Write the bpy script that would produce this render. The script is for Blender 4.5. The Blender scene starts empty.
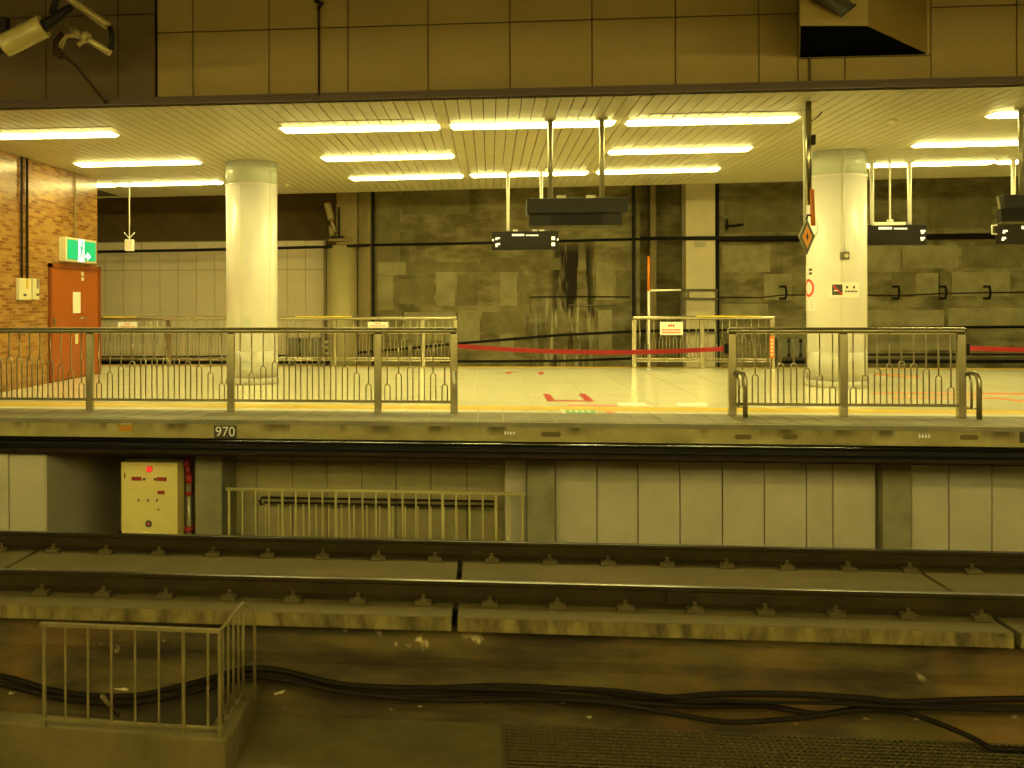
import bpy, bmesh, math, random
from mathutils import Vector, Matrix
random.seed(7)
S = bpy.context.scene
C = S.collection

# ------------------------------------------------------------------ camera
FPX, PX, CY, H = 960.0, 397.0, 300.0, 1.4       # focal length in px, principal point, eye height over platform
TH, ROLL = math.radians(5.54), 0.003
Fv = Vector((-math.sin(TH), math.cos(TH), 0))
R0 = Vector((math.cos(TH), math.sin(TH), 0)); U0 = Vector((0, 0, 1))
Uv = (U0 + ROLL * R0).normalized(); Rv = (R0 - ROLL * U0).normalized()
CAM = Vector((0, 0, H))
cd = bpy.data.cameras.new('camera'); cam = bpy.data.objects.new('camera', cd); C.objects.link(cam)
cd.sensor_width = 36.0; cd.sensor_fit = 'HORIZONTAL'; cd.lens = FPX / 1024 * 36
cd.shift_x = (512 - PX) / 1024; cd.shift_y = (CY - 384) / 1024
cd.clip_start = 0.05; cd.clip_end = 200
m3 = Matrix((Rv, Uv, -Fv)).transposed()
cam.matrix_world = Matrix.Translation(CAM) @ m3.to_4x4()
S.camera = cam

# ------------------------------------------------------------------ world, exposure
w = bpy.data.worlds.new('world'); S.world = w; w.use_nodes = True
w.node_tree.nodes['Background'].inputs[0].default_value = (0.010, 0.007, 0.002, 1)
w.node_tree.nodes['Background'].inputs[1].default_value = 1.0
S.view_settings.view_transform = 'Standard'; S.view_settings.look = 'None'
S.view_settings.gamma = 1.0; S.view_settings.use_curve_mapping = False
S.view_settings.exposure = 1.0
TUBE_COL, TUBE_FAR, TUBE_NEAR = (1.0, 0.87, 0.29), 16.5, 50.0   # fluorescent tubes: platform opposite / platform of the viewer

# ------------------------------------------------------------------ pixel -> place
def ray(u, v):
    return Fv + Rv * ((u - PX) / FPX) - Uv * ((v - CY) / FPX)
def PZ(u, v, z):
    d = ray(u, v); return CAM + d * ((z - H) / d.z)
def PY(u, v, y):
    d = ray(u, v); return CAM + d * (y / d.y)
def PXX(u, v, x):
    d = ray(u, v); return CAM + d * (x / d.x)

# ------------------------------------------------------------------ materials
MATS = {}
def nmat(name):
    m = bpy.data.materials.new(name); m.use_nodes = True; MATS[name] = m
    return m, m.node_tree, m.node_tree.nodes['Principled BSDF']
def mat(name, col, rough=0.5, metal=0.0, var=0.0, scale=3.0, bump=0.0, col2=None, stretch=(1, 1, 1), spec=0.5, bscale=None, ramp=(0.32, 0.68)):
    m, t, b = nmat(name); N, L = t.nodes, t.links
    b.inputs['Base Color'].default_value = (*col, 1); b.inputs['Roughness'].default_value = rough
    b.inputs['Metallic'].default_value = metal; b.inputs['Specular IOR Level'].default_value = spec
    if var or col2 or bump:
        g = N.new('ShaderNodeNewGeometry'); mp = N.new('ShaderNodeMapping'); mp.inputs['Scale'].default_value = stretch
        L.new(g.outputs['Position'], mp.inputs['Vector'])
    if var or col2:
        n = N.new('ShaderNodeTexNoise'); n.inputs['Scale'].default_value = scale; n.inputs['Detail'].default_value = 6
        n.inputs['Roughness'].default_value = 0.62
        L.new(mp.outputs[0], n.inputs['Vector'])
        r = N.new('ShaderNodeValToRGB'); r.color_ramp.elements[0].position, r.color_ramp.elements[1].position = ramp
        c2 = col2 or tuple(c * (1 - var) for c in col)
        c1 = col if col2 else tuple(min(1, c * (1 + var)) for c in col)
        r.color_ramp.elements[0].color = (*c2, 1); r.color_ramp.elements[1].color = (*c1, 1)
        L.new(n.outputs['Fac'], r.inputs['Fac']); L.new(r.outputs['Color'], b.inputs['Base Color'])
    if bump:
        n2 = N.new('ShaderNodeTexNoise'); n2.inputs['Scale'].default_value = bscale or scale * 8; n2.inputs['Detail'].default_value = 3
        L.new(mp.outputs[0], n2.inputs['Vector'])
        bp = N.new('ShaderNodeBump'); bp.inputs['Strength'].default_value = bump; bp.inputs['Distance'].default_value = 0.01
        L.new(n2.outputs['Fac'], bp.inputs['Height']); L.new(bp.outputs[0], b.inputs['Normal'])
    return m
def emit(name, col, strength, base=(0.8, 0.8, 0.8)):
    m, t, b = nmat(name)
    b.inputs['Base Color'].default_value = (*base, 1); b.inputs['Roughness'].default_value = 0.6
    b.inputs['Emission Color'].default_value = (*col, 1); b.inputs['Emission Strength'].default_value = strength
    return m
def mixed(m, layers):
    """stain layers on a material: (colour, noise scale, stretch, lo, hi, region) laid over the base colour"""
    t = m.node_tree; N, L = t.nodes, t.links; b = N['Principled BSDF']
    g = N.new('ShaderNodeNewGeometry'); sp = N.new('ShaderNodeSeparateXYZ'); L.new(g.outputs['Position'], sp.inputs[0])
    for col, scale, stretch, lo, hi, region in layers:
        mp = N.new('ShaderNodeMapping'); mp.inputs['Scale'].default_value = stretch; L.new(g.outputs['Position'], mp.inputs['Vector'])
        n = N.new('ShaderNodeTexNoise'); n.inputs['Scale'].default_value = scale; n.inputs['Detail'].default_value = 5
        L.new(mp.outputs[0], n.inputs['Vector'])
        mr = N.new('ShaderNodeMapRange'); mr.interpolation_type = 'SMOOTHSTEP'; mr.inputs['From Min'].default_value = lo; mr.inputs['From Max'].default_value = hi
        L.new(n.outputs['Fac'], mr.inputs['Value']); fac = mr.outputs[0]
        for ax, a0, a1, soft in region or ():
            o = sp.outputs['XYZ'.index(ax)]
            for s, e in ((a0 - soft, a0 + soft), (a1 + soft, a1 - soft)):
                q = N.new('ShaderNodeMapRange'); q.interpolation_type = 'SMOOTHSTEP'
                if s < e:
                    q.inputs['From Min'].default_value = s; q.inputs['From Max'].default_value = e
                else:
                    q.inputs['From Min'].default_value = e; q.inputs['From Max'].default_value = s
                    q.inputs['To Min'].default_value = 1; q.inputs['To Max'].default_value = 0
                L.new(o, q.inputs['Value'])
                mu = N.new('ShaderNodeMath'); mu.operation = 'MULTIPLY'; L.new(fac, mu.inputs[0]); L.new(q.outputs[0], mu.inputs[1]); fac = mu.outputs[0]
        mx = N.new('ShaderNodeMix'); mx.data_type = 'RGBA'
        src = b.inputs['Base Color']
        if src.links: L.new(src.links[0].from_socket, mx.inputs[6])
        else: mx.inputs[6].default_value = src.default_value
        mx.inputs[7].default_value = (*col, 1); L.new(fac, mx.inputs[0]); L.new(mx.outputs[2], src)
    return m

M = dict(
 floor=mat('floor_tile', (0.80, 0.75, 0.53), 0.14, var=0.05, scale=1.5),
 floor_gap=mat('floor_joint', (0.42, 0.36, 0.22), 0.6),
 edge_tile=mat('edge_tile', (0.215, 0.19, 0.105), 0.55, var=0.25, scale=2.2, bump=0.1),
 light_tile=mat('light_tile', (0.62, 0.56, 0.40), 0.4, var=0.12, scale=2),
 yellow=mat('yellow_paint', (0.62, 0.41, 0.015), 0.45, var=0.1),
 fascia_conc=mat('edge_concrete', (0.42, 0.36, 0.15), 0.85, col2=(0.25, 0.20, 0.07), scale=2.0, bump=0.3),
 black=mat('black_steel', (0.010, 0.008, 0.005), 0.6, spec=0.25),
 black_gloss=mat('black_pipe', (0.30, 0.30, 0.30), 0.10, 1.0),
 board=mat('ceiling_board', (0.47, 0.42, 0.265), 0.42, var=0.05),
 ceil_dark=mat('ceiling_joint', (0.07, 0.055, 0.025), 0.8),
 ceil_rear=mat('ceiling_edge', (0.45, 0.40, 0.22), 0.5),
 dark_conc=mat('dark_concrete', (0.07, 0.06, 0.04), 0.9, var=0.3),
 tan=mat('fascia_panel', (0.25, 0.165, 0.034), 0.6, var=0.06, scale=1.2, bump=0.08),
 brown=mat('fascia_panel_brown', (0.098, 0.056, 0.013), 0.7, var=0.08, scale=1.2, bump=0.1),
 joint=mat('panel_joint', (0.09, 0.05, 0.02), 0.8),
 trim=mat('brown_trim', (0.075, 0.036, 0.011), 0.45),
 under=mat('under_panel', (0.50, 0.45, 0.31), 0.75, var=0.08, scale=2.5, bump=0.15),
 under_dark=mat('under_panel_dark', (0.36, 0.305, 0.14), 0.8, var=0.12, scale=2.0, bump=0.2),  # darker, browner variant of the under panel for the recess wall
 pillar=mat('pillar_concrete', (0.30, 0.27, 0.15), 0.85, col2=(0.20, 0.17, 0.085), scale=3, bump=0.3),
 steel=mat('stainless', (0.44, 0.395, 0.26), 0.25, 1.0, var=0.06, scale=4),
 steel_bar=mat('stainless_bar', (0.46, 0.41, 0.27), 0.28, 1.0),
 rail_side=mat('rail_steel', (0.028, 0.019, 0.005), 0.8, 0.0, spec=0.15, var=0.3, scale=3),
 rail_head=mat('rail_head', (0.27, 0.255, 0.22), 0.28, 1.0),
 slab=mat('slab_concrete', (0.118, 0.088, 0.023), 0.85, var=0.13, scale=1.3, bump=0.2),
 slab_edge=mat('slab_edge', (0.21, 0.16, 0.043), 0.85, col2=(0.055, 0.038, 0.009), scale=2.2, bump=0.3, stretch=(2.2, 1, 0.7), ramp=(0.38, 0.60)),
 pit=mat('pit_concrete', (0.12, 0.085, 0.018), 0.8, col2=(0.030, 0.019, 0.003), scale=1.8, ramp=(0.40, 0.62), bump=0.3, stretch=(0.35, 1, 1.5)),
 pitfloor=mat('pit_floor', (0.15, 0.115, 0.032), 0.9, col2=(0.085, 0.062, 0.016), scale=1.6, bump=0.4),
 cable=mat('cable_rubber', (0.012, 0.008, 0.004), 0.7, spec=0.15),
 grate=mat('grate_steel', (0.10, 0.078, 0.028), 0.7, 0.0, spec=0.2),
 oldrail=mat('weathered_paint', (0.20, 0.155, 0.048), 0.65, col2=(0.12, 0.085, 0.022), scale=6),
 cream_rail=mat('cream_paint', (0.55, 0.47, 0.19), 0.5),
 column=mat('column_panel', (0.71, 0.675, 0.64), 0.28, var=0.03),
 column_band=mat('column_band', (0.50, 0.53, 0.44), 0.25),
 column_foot=mat('column_foot', (0.48, 0.45, 0.35), 0.35, var=0.08),
 door=mat('door_orange', (0.36, 0.085, 0.006), 0.4, var=0.05),
 door_frame=mat('door_frame', (0.24, 0.055, 0.006), 0.4),
 cream=mat('cream_plastic', (0.66, 0.60, 0.38), 0.45),
 grey=mat('grey_box', (0.15, 0.135, 0.070), 0.55),
 darkgrey=mat('sign_black', (0.014, 0.011, 0.006), 0.5, spec=0.2),
 darkgrey2=mat('sign_grey', (0.030, 0.025, 0.014), 0.5, spec=0.25),
 white=mat('white_paint', (0.82, 0.79, 0.68), 0.4),
 white_glow=emit('lit_character', (1.0, 0.9, 0.6), 0.45),
 red=mat('red_tape', (0.62, 0.018, 0.012), 0.5),
 redmark=mat('red_marking', (0.36, 0.018, 0.006), 0.45),
 orange=mat('orange_paint', (0.62, 0.17, 0.006), 0.45),
 diamond=mat('diamond_orange', (0.95, 0.36, 0.008), 0.45),
 green=mat('green_sticker', (0.20, 0.42, 0.20), 0.45),
 pink=mat('pink_sticker', (0.75, 0.20, 0.18), 0.5),
 exit_green=emit('exit_green', (0.0, 0.62, 0.20), 0.36, (0.0, 0.20, 0.06)),
 exit_white=emit('exit_white', (0.85, 1.0, 0.85), 0.7),
 cabinet=mat('cabinet_yellow', (0.84, 0.71, 0.25), 0.42, var=0.03),
 redlamp=emit('red_lamp', (1.0, 0.02, 0.015), 1.1, (0.5, 0.0, 0.0)),
 redpaint=mat('red_paint', (0.35, 0.022, 0.015), 0.45),
 pipe_grey=mat('pipe_grey', (0.36, 0.32, 0.20), 0.4, 0.5),
 soft_joint=mat('soft_joint', (0.38, 0.30, 0.16), 0.7),
 backpanel=mat('back_panel', (0.80, 0.67, 0.44), 0.6, var=0.05, scale=1.5),
 backbrown=mat('back_brown', (0.24, 0.155, 0.05), 0.85, var=0.15),
 backcol=mat('back_column', (0.50, 0.42, 0.19), 0.5, var=0.06),
 backpil=mat('back_pilaster', (0.30, 0.23, 0.09), 0.7, var=0.12),
 patch1=mat('concrete_patch_light', (0.44, 0.385, 0.195), 0.9, col2=(0.28, 0.24, 0.11), scale=2.4, bump=0.2),
 patch2=mat('concrete_patch_dark', (0.27, 0.23, 0.095), 0.9, col2=(0.17, 0.14, 0.055), scale=2.4, bump=0.2),
 insul=mat('insulator_ceramic', (0.42, 0.33, 0.11), 0.4),
 bracket=mat('bracket_pipe', (0.42, 0.33, 0.13), 0.4, 0.3),
 soffit=mat('black_soffit', (0.004, 0.004, 0.005), 1.0, spec=0.0),
 rust=mat('wire_rust', (0.035, 0.018, 0.007), 0.8, spec=0.2),
 slot=mat('slot_brown', (0.13, 0.10, 0.03), 0.9),
 worn_yellow=mat('worn_yellow', (0.42, 0.27, 0.015), 0.7, var=0.25, scale=25),
 palepil=mat('pale_pillar', (0.78, 0.66, 0.40), 0.6, var=0.05),
 ink=mat('dark_print', (0.05, 0.04, 0.03), 0.6),
 tube_far=emit('tube_far', TUBE_COL, TUBE_FAR),
 tube_near=emit('tube_near', TUBE_COL, TUBE_NEAR),
 fixture=mat('fixture_enamel', (0.80, 0.76, 0.60), 0.4),
)
# rear concrete wall with board marks and damp streaks
M['rear'] = mat('rear_concrete', (0.36, 0.31, 0.14), 0.9, ramp=(0.38, 0.64), col2=(0.17, 0.135, 0.05), scale=1.6, bump=0.35, stretch=(1, 1, 2.2))

# brick-tile facing of the left wall
def brick_material():
    m, t, b = nmat('brick_tile'); N, L = t.nodes, t.links
    g = N.new('ShaderNodeNewGeometry'); sp = N.new('ShaderNodeSeparateXYZ'); L.new(g.outputs['Position'], sp.inputs[0])
    a = N.new('ShaderNodeMath'); a.operation = 'ADD'; L.new(sp.outputs['X'], a.inputs[0]); L.new(sp.outputs['Y'], a.inputs[1])
    cb = N.new('ShaderNodeCombineXYZ'); L.new(a.outputs[0], cb.inputs[0]); L.new(sp.outputs['Z'], cb.inputs[1])
    k = N.new('ShaderNodeTexBrick'); L.new(cb.outputs[0], k.inputs['Vector'])
    k.inputs['Scale'].default_value = 1.0; k.inputs['Brick Width'].default_value = 0.215; k.inputs['Row Height'].default_value = 0.052
    k.inputs['Mortar Size'].default_value = 0.005; k.inputs['Bias'].default_value = -0.15
    k.inputs['Color1'].default_value = (0.40, 0.205, 0.048, 1); k.inputs['Color2'].default_value = (0.17, 0.050, 0.008, 1)
    k.inputs['Mortar'].default_value = (0.33, 0.22, 0.075, 1)
    L.new(k.outputs['Color'], b.inputs['Base Color']); b.inputs['Roughness'].default_value = 0.25
    bp = N.new('ShaderNodeBump'); bp.inputs['Strength'].default_value = 0.5; bp.inputs['Distance'].default_value = 0.004; bp.invert = True
    L.new(k.outputs['Fac'], bp.inputs['Height']); L.new(bp.outputs[0], b.inputs['Normal'])
    return m
M['brick'] = brick_material()

# ------------------------------------------------------------------ mesh helpers
class MB:
    def __init__(s): s.v = []; s.f = []; s.smooth = []
    def add(s, vs, fs, sm=False):
        o = len(s.v); s.v += [Vector(p) for p in vs]; s.f += [tuple(i + o for i in f) for f in fs]; s.smooth += [sm] * len(fs); return s
    def box(s, x0, x1, y0, y1, z0, z1):
        x0, x1 = min(x0, x1), max(x0, x1); y0, y1 = min(y0, y1), max(y0, y1); z0, z1 = min(z0, z1), max(z0, z1)
        return s.add([(x, y, z) for z in (z0, z1) for y in (y0, y1) for x in (x0, x1)],
                     [(0, 2, 3, 1), (4, 5, 7, 6), (0, 1, 5, 4), (2, 6, 7, 3), (0, 4, 6, 2), (1, 3, 7, 5)])
    def prism(s, base, ext):
        n = len(base); e = Vector(ext); b = [Vector(p) for p in base]
        return s.add(b + [p + e for p in b], [tuple(range(n - 1, -1, -1)), tuple(range(n, 2 * n))] +
                     [(i, (i + 1) % n, n + (i + 1) % n, n + i) for i in range(n)])
    def bar(s, p0, p1, wid, hei, up=(0, 0, 1)):
        p0, p1 = Vector(p0), Vector(p1); d = (p1 - p0).normalized(); up = Vector(up)
        if abs(d.dot(up)) > 0.95: up = Vector((0, 1, 0))
        a = d.cross(up).normalized() * wid / 2; b = a.cross(d).normalized() * hei / 2
        return s.prism([p0 - a - b, p0 + a - b, p0 + a + b, p0 - a + b], p1 - p0)
    def tube(s, path, r, n=8, cap=True):
        path = [Vector(p) for p in path]; rr = r if isinstance(r, (list, tuple)) else [r] * len(path)
        vs = []; ref = None
        for i, p in enumerate(path):
            d = (path[min(i + 1, len(path) - 1)] - path[max(i - 1, 0)]).normalized()
            if ref is None:
                ref = d.cross(Vector((0, 0, 1)) if abs(d.z) < 0.9 else Vector((1, 0, 0))).normalized()
            a = (ref - d * ref.dot(d)).normalized(); ref = a; b = d.cross(a)
            vs += [p + (a * math.cos(2 * math.pi * k / n) + b * math.sin(2 * math.pi * k / n)) * rr[i] for k in range(n)]
        fs = [(i * n + k, i * n + (k + 1) % n, (i + 1) * n + (k + 1) % n, (i + 1) * n + k) for i in range(len(path) - 1) for k in range(n)]
        s.add(vs, fs, True)
        if cap:
            o = len(s.v) - len(vs)
            s.f += [tuple(o + k for k in range(n - 1, -1, -1)), tuple(o + (len(path) - 1) * n + k for k in range(n))]; s.smooth += [False, False]
        return s
    def cyl(s, p0, p1, r, n=16): return s.tube([p0, p1], r, n)
    def ball(s, c, r, n=10):
        c = Vector(c); return s.tube([c + Vector((0, 0, -r * math.cos(math.pi * (i + .02) / (n + .04)))) for i in range(n + 1)],
                                     [max(1e-4, r * math.sin(math.pi * (i + .02) / (n + .04))) for i in range(n + 1)], n * 2)
ORG = {}
def org(o): return ORG.get(o, Vector((0, 0, 0)))
def mesh(name, mb, m, off=Vector((0, 0, 0)), bevel=0.0):
    me = bpy.data.meshes.new(name); me.from_pydata([p - off for p in mb.v], [], mb.f)
    me.polygons.foreach_set('use_smooth', mb.smooth)
    bm = bmesh.new(); bm.from_mesh(me)
    bmesh.ops.recalc_face_normals(bm, faces=bm.faces)
    if bevel: bmesh.ops.bevel(bm, geom=list(bm.edges), offset=bevel, segments=2, affect='EDGES', profile=0.5, clamp_overlap=True)
    bm.to_mesh(me); bm.free()
    me.materials.append(m if isinstance(m, bpy.types.Material) else M[m]); return me
def put(name, me, parent, loc=None):
    """an object from shared mesh data; loc in the world"""
    o = bpy.data.objects.new(name, me); C.objects.link(o)
    if parent is not None:
        o.parent = parent; ORG[o] = Vector(loc) if loc is not None else org(parent); o.location = ORG[o] - org(parent)
    else:
        ORG[o] = Vector(loc or (0, 0, 0)); o.location = ORG[o]
    return o
def part(name, mb, m, parent, bevel=0.0, label=None):
    o = put(name, mesh(name, mb, m, org(parent), bevel), parent)
    if label: o['label'] = label
    return o
def tag(o, label, cat, group=None):
    o['label'] = label; o['category'] = cat
    if group: o['group'] = group
    return o
def thing(name, label, cat, loc, group=None):
    o = bpy.data.objects.new(name, None); C.objects.link(o); o.empty_display_size = 0.1
    o.location = loc; ORG[o] = Vector(loc); return tag(o, label, cat, group)
def solo(name, mb, m, label, cat, group=None, bevel=0.0):
    lo = Vector((sum(p.x for p in mb.v) / len(mb.v), sum(p.y for p in mb.v) / len(mb.v), min(p.z for p in mb.v)))
    o = put(name, mesh(name, mb, m, lo, bevel), None, lo); return tag(o, label, cat, group)
def struct(name, mb, m, label=None, bevel=0.0):
    o = put(name, mesh(name, mb, m, Vector((0, 0, 0)), bevel), None); o['kind'] = 'structure'
    if label: o['label'] = label
    return o
def text(name, body, m, parent, centre, height, normal=(0, -1, 0), right=(1, 0, 0), depth=0.004):
    cu = bpy.data.curves.new(name, 'FONT'); cu.body = body; cu.align_x = 'CENTER'; cu.align_y = 'CENTER'; cu.size = height * 1.4; cu.extrude = depth / 2
    tmp = bpy.data.objects.new('tmp_text', cu); C.objects.link(tmp); bpy.context.view_layer.update()
    me = bpy.data.meshes.new_from_object(tmp.evaluated_get(bpy.context.evaluated_depsgraph_get()))
    bpy.data.objects.remove(tmp); bpy.data.curves.remove(cu)
    r = Vector(right).normalized(); n = Vector(normal).normalized(); up = n.cross(r)
    mt = Matrix((r, up, n)).transposed().to_4x4(); mt.translation = Vector(centre) - org(parent)
    me.transform(mt); me.materials.clear(); me.materials.append(M[m]); me.name = name
    return put(name, me, parent)

# ------------------------------------------------------------------ main levels
YE, YR = 11.06, 20.3           # platform edge, rear edge
ZC = 3.725                      # ceiling
XL, XR = -9.0, 13.0
XW = -7.50                     # brick wall
ZP = -2.2                      # pit floor

# ================================================================== STRUCTURE
# --- platform
ledge = struct('platform', MB().box(-14, 16, YE + 0.01, YR, -0.225, -0.035), 'fascia_conc', 'concrete platform slab with a stained front edge')
part('nosing', MB().box(-14, 16, YE - 0.015, YE + 0.06, -0.055, -0.004), 'edge_tile', ledge)
fl = struct('floor', MB().box(-9, 13, YE + 1.62, YR - 0.28, -0.034, -0.004), 'floor_gap', 'glossy pale yellow tiled platform floor')
PIT = 0.8
tm = mesh('tile', MB().box(-PIT / 2 + .003, PIT / 2 - .003, -PIT / 2 + .003, PIT / 2 - .003, -0.02, 0), 'floor')
ys = [YE + 1.62 + PIT / 2 + PIT * j for j in range(9)]
for j, y in enumerate(ys):
    for i in range(int(20.8 / PIT)):
        x = XW + 0.05 + PIT / 2 + PIT * i
        if y + PIT / 2 > YR - 0.27: continue
        if (x < -6.2 and y < 13.2): continue
        put('tile', tm, fl, (x, y, 0))
part('yellow_strip', MB().box(-9, 13, YE + 1.22, YE + 1.62, -0.034, 0.001), 'yellow', ledge)
part('yellow_strip', MB().box(-9, 13, YR - 0.28, YR - 0.02, -0.034, 0.001), 'yellow', ledge)
part('yellow_strip_joint', MB().box(-9, 13, YE + 0.06, YE + 1.22, -0.034, -0.006), 'floor_gap', ledge)
TE = 0.30
te = mesh('edge_tile', MB().box(-TE / 2 + .006, TE / 2 - .006, -.144, .144, -0.03, 0), 'edge_tile')
tl = mesh('light_tile', MB().box(-TE / 2 + .004, TE / 2 - .004, -.144, .144, -0.03, 0), 'light_tile')
x = -6.6
while x < 8.7:
    for r in range(3): put('edge_tile', te, ledge, (x, YE + 0.06 + 0.15 + 0.29 * r, 0))
    put('light_tile', tl, ledge, (x, YE + 0.06 + 0.15 + 0.29 * 3, 0)); x += TE
# rear edge block and rear track trench
struct('rear_trench_floor', MB().box(-14, 16, YR, 26, -1.8, -1.6), 'dark_conc')
mixed(M['fascia_conc'], [((0.11, 0.082, 0.026), 2.2, (1.6, 1, 0.3), 0.44, 0.66, (('Z', -.13, -.01, .06), ('Y', 10.5, 11.2, .05)))])
# --- ceiling
e0_, e1_ = PZ(277, 193.5, ZC), PZ(1024, 175.5, ZC)
def yrear(x): return e0_.y + (x - e0_.x) * (e1_.y - e0_.y) / (e1_.x - e0_.x)
ce = struct('ceiling', MB().prism([(-12, YE + .02, ZC + .035), (16, YE + .02, ZC + .035), (16, yrear(16), ZC + .035), (-12, yrear(-12), ZC + .035)], (0, 0, 5.3 - ZC - .035)), 'ceil_dark', 'slatted pale metal ceiling over the platform')
BW = 0.150; ym = 15.55
bme = mesh('board', MB().box(-BW / 2 + .006, BW / 2 - .006, YE + .02 - ym, -.006, 0, 0.034), 'board')
x = XW - 0.6
while x < 12.4:
    put('board', bme, ce, (x, ym, ZC))
    part('board', MB().prism([(x - BW / 2 + .006, ym + .006, ZC), (x + BW / 2 - .006, ym + .006, ZC), (x + BW / 2 - .006, yrear(x + BW / 2), ZC), (x - BW / 2 + .006, yrear(x - BW / 2), ZC)], (0, 0, .034)), 'board', ce); x += BW
part('edge_moulding', MB().prism([(-12, yrear(-12), ZC), (16, yrear(16), ZC), (16, yrear(16) + .1, ZC), (-12, yrear(-12) + .1, ZC)], (0, 0, .06)), 'ceil_rear', ce)
# --- upper fascia
wf = struct('wall_front', MB().box(-12, 16, YE + 0.02, YE + 0.12, ZC, 5.4), 'joint', 'tan panelled fascia above the platform edge')
def fpanel(u0, u1, v0, v1, m, yf=YE, g=0.0055, zlo=None, zhi=None):
    vm = 60
    xa, xb = PY(u0, vm, yf).x, PY(u1, vm, yf).x; um = (u0 + u1) / 2
    za = PY(um, v1, yf).z if zlo is None else zlo; zb = PY(um, v0, yf).z if zhi is None else zhi
    part('panel', MB().box(xa + g, xb - g, yf, YE + 0.03, za + g, zb - g), m, wf, 0.003)
ZT, ZS = ZC + 0.085, 4.575
seams = [157, 193, 269, 348, 428, 510, 592, 675.5, 759]
for a, b in zip(seams[:-1], seams[1:]):
    fpanel(a, b, 0, 0, 'tan', zlo=ZT, zhi=ZS); fpanel(a, b, 0, 0, 'tan', zlo=ZS, zhi=5.35)
fpanel(759, 798, 0, 0, 'tan', zlo=ZT, zhi=ZS); fpanel(759, 798, 0, 0, 'tan', zlo=ZS, zhi=5.35)
ZB = PY(862, 57, YE).z
fpanel(798, 931, 0, 0, 'tan', zlo=ZB, zhi=5.35)
fpanel(798, 845, 0, 0, 'tan', zlo=ZT, zhi=ZB); fpanel(845, 931, 0, 0, 'tan', zlo=ZT, zhi=ZB)
for a, b in ((931, 1017), (1017, 1103), (1103, 1189), (1189, 1275), (1275, 1361), (1361, 1447)):
    fpanel(a, b, 0, 0, 'tan', zlo=ZT, zhi=ZS + 0.02); fpanel(a, b, 0, 0, 'tan', zlo=ZS + 0.02, zhi=5.35)
for a, b in ((-246, -174), (-174, -102), (-102, -30), (-30, 46), (46, 118), (118, 155)):
    fpanel(a, b, 0, 0, 'brown', yf=YE - 0.02, zlo=ZT, zhi=4.80); fpanel(a, b, 0, 0, 'brown', yf=YE - 0.02, zlo=4.80, zhi=5.35)
t1 = struct('trim_1', MB().box(-12, 16, YE - 0.03, YE + 0.03, ZC + 0.005, ZC + 0.055).box(-12, 16, YE - 0.045, YE + 0.03, ZC + 0.055, ZC + 0.085), 'trim', 'dark brown metal trim along the bottom of the fascia')
# skewed box that juts from the fascia
zb = ZB + 0.01
q = [PY(799.5, 57, YE), PY(927, 56, YE), PZ(868, 27, zb), PZ(800, 27, zb)]
q = [Vector((p.x, p.y, zb)) for p in q]; q[0].y = q[1].y = YE - 0.001
sk = thing('fascia_box', 'skewed tan box jutting from the fascia with a black underside', 'box', (q[0] + q[1]) / 2)
part('shell', MB().prism([p + Vector((0, 0, 0.012)) for p in q], (0, 0, 5.38 - zb)), 'tan', sk)
part('underside', MB().prism([p.lerp((q[0] + q[2]) / 2, 0.015) for p in q], (0, 0, 0.012)), 'soffit', sk)
# ceiling over the tracks
struct('track_ceiling', MB().box(-14, 16, -6, YE + 0.1, 5.4, 5.6), 'dark_conc')
# --- the viewer's own platform (behind and below the camera)
struct('near_platform', MB().box(-14, 16, -7, 2.35, ZP, 0), 'fascia_conc')
struct('near_ceiling', MB().box(-14, 16, -7, 2.3, ZC + 0.04, 5.4), 'board')
struct('near_back_wall', MB().box(-14, 16, -7.3, -7, 0, 5.4), 'under')

# --- brick wall on the left with its door
wl = struct('wall_left', MB().box(-9.2, XW, 12.7, 17.78, -0.005, ZC - 0.002), 'brick', 'orange brown brick-tile wall')
def WX(u, v, x=XW): return PXX(u, v, x)
dy0, dy1 = WX(48, 300).y, WX(98.5, 300).y
dz = WX(70, 265).z
d1 = struct('door_1', MB().box(XW - 0.02, XW + 0.05, dy0, dy0 + .07, 0.002, dz).box(XW - 0.02, XW + 0.05, dy1 - .07, dy1, 0.002, dz).box(XW - 0.02, XW + 0.05, dy0, dy1, dz - .07, dz), 'door_frame', 'orange steel double door in the brick-tile wall')
ysp = WX(84, 300).y
lf = part('door_leaf', MB().box(XW, XW + 0.025, dy0 + .075, ysp - .004, 0.02, dz - .075), 'door', d1, 0.002)
lg = part('door_leaf', MB().box(XW, XW + 0.025, ysp + .004, dy1 - .075, 0.02, dz - .075), 'door', d1, 0.002)
pa, pb = WX(71.5, 292), WX(79, 313)
nt = part('notice', MB().box(XW + .025, XW + .032, pa.y, pb.y, pb.z, pa.z), 'white', lf)
nl = MB()
for k in range(6): nl.box(XW + .032, XW + .034, pa.y + .05 + .03 * (k % 2), pb.y - .06, pa.z - .1 - .05 * k, pa.z - .115 - .05 * k)
p = WX(81, 318)
part('door_handle', MB().tube([(XW + .02, p.y + .1, p.z), (XW + .09, p.y + .1, p.z), (XW + .09, p.y - .25, p.z)], .014), 'steel_bar', lf)
p = WX(51.5, 322)
part('hinge', MB().box(XW + .02, XW + .055, p.y - .05, p.y + .05, p.z - .06, p.z + .06), 'steel_bar', lf)
for v in (274, 279):
    p = WX(81, v); part('latch_plate', MB().box(XW + .025, XW + .035, p.y - .05, p.y + .05, p.z - .035, p.z + .035), 'cream', lf)
p = WX(75, 339); part('lock_plate', MB().box(XW + .025, XW + .035, p.y - .06, p.y + .06, p.z - .09, p.z + .09), 'cream', lf)

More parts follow.
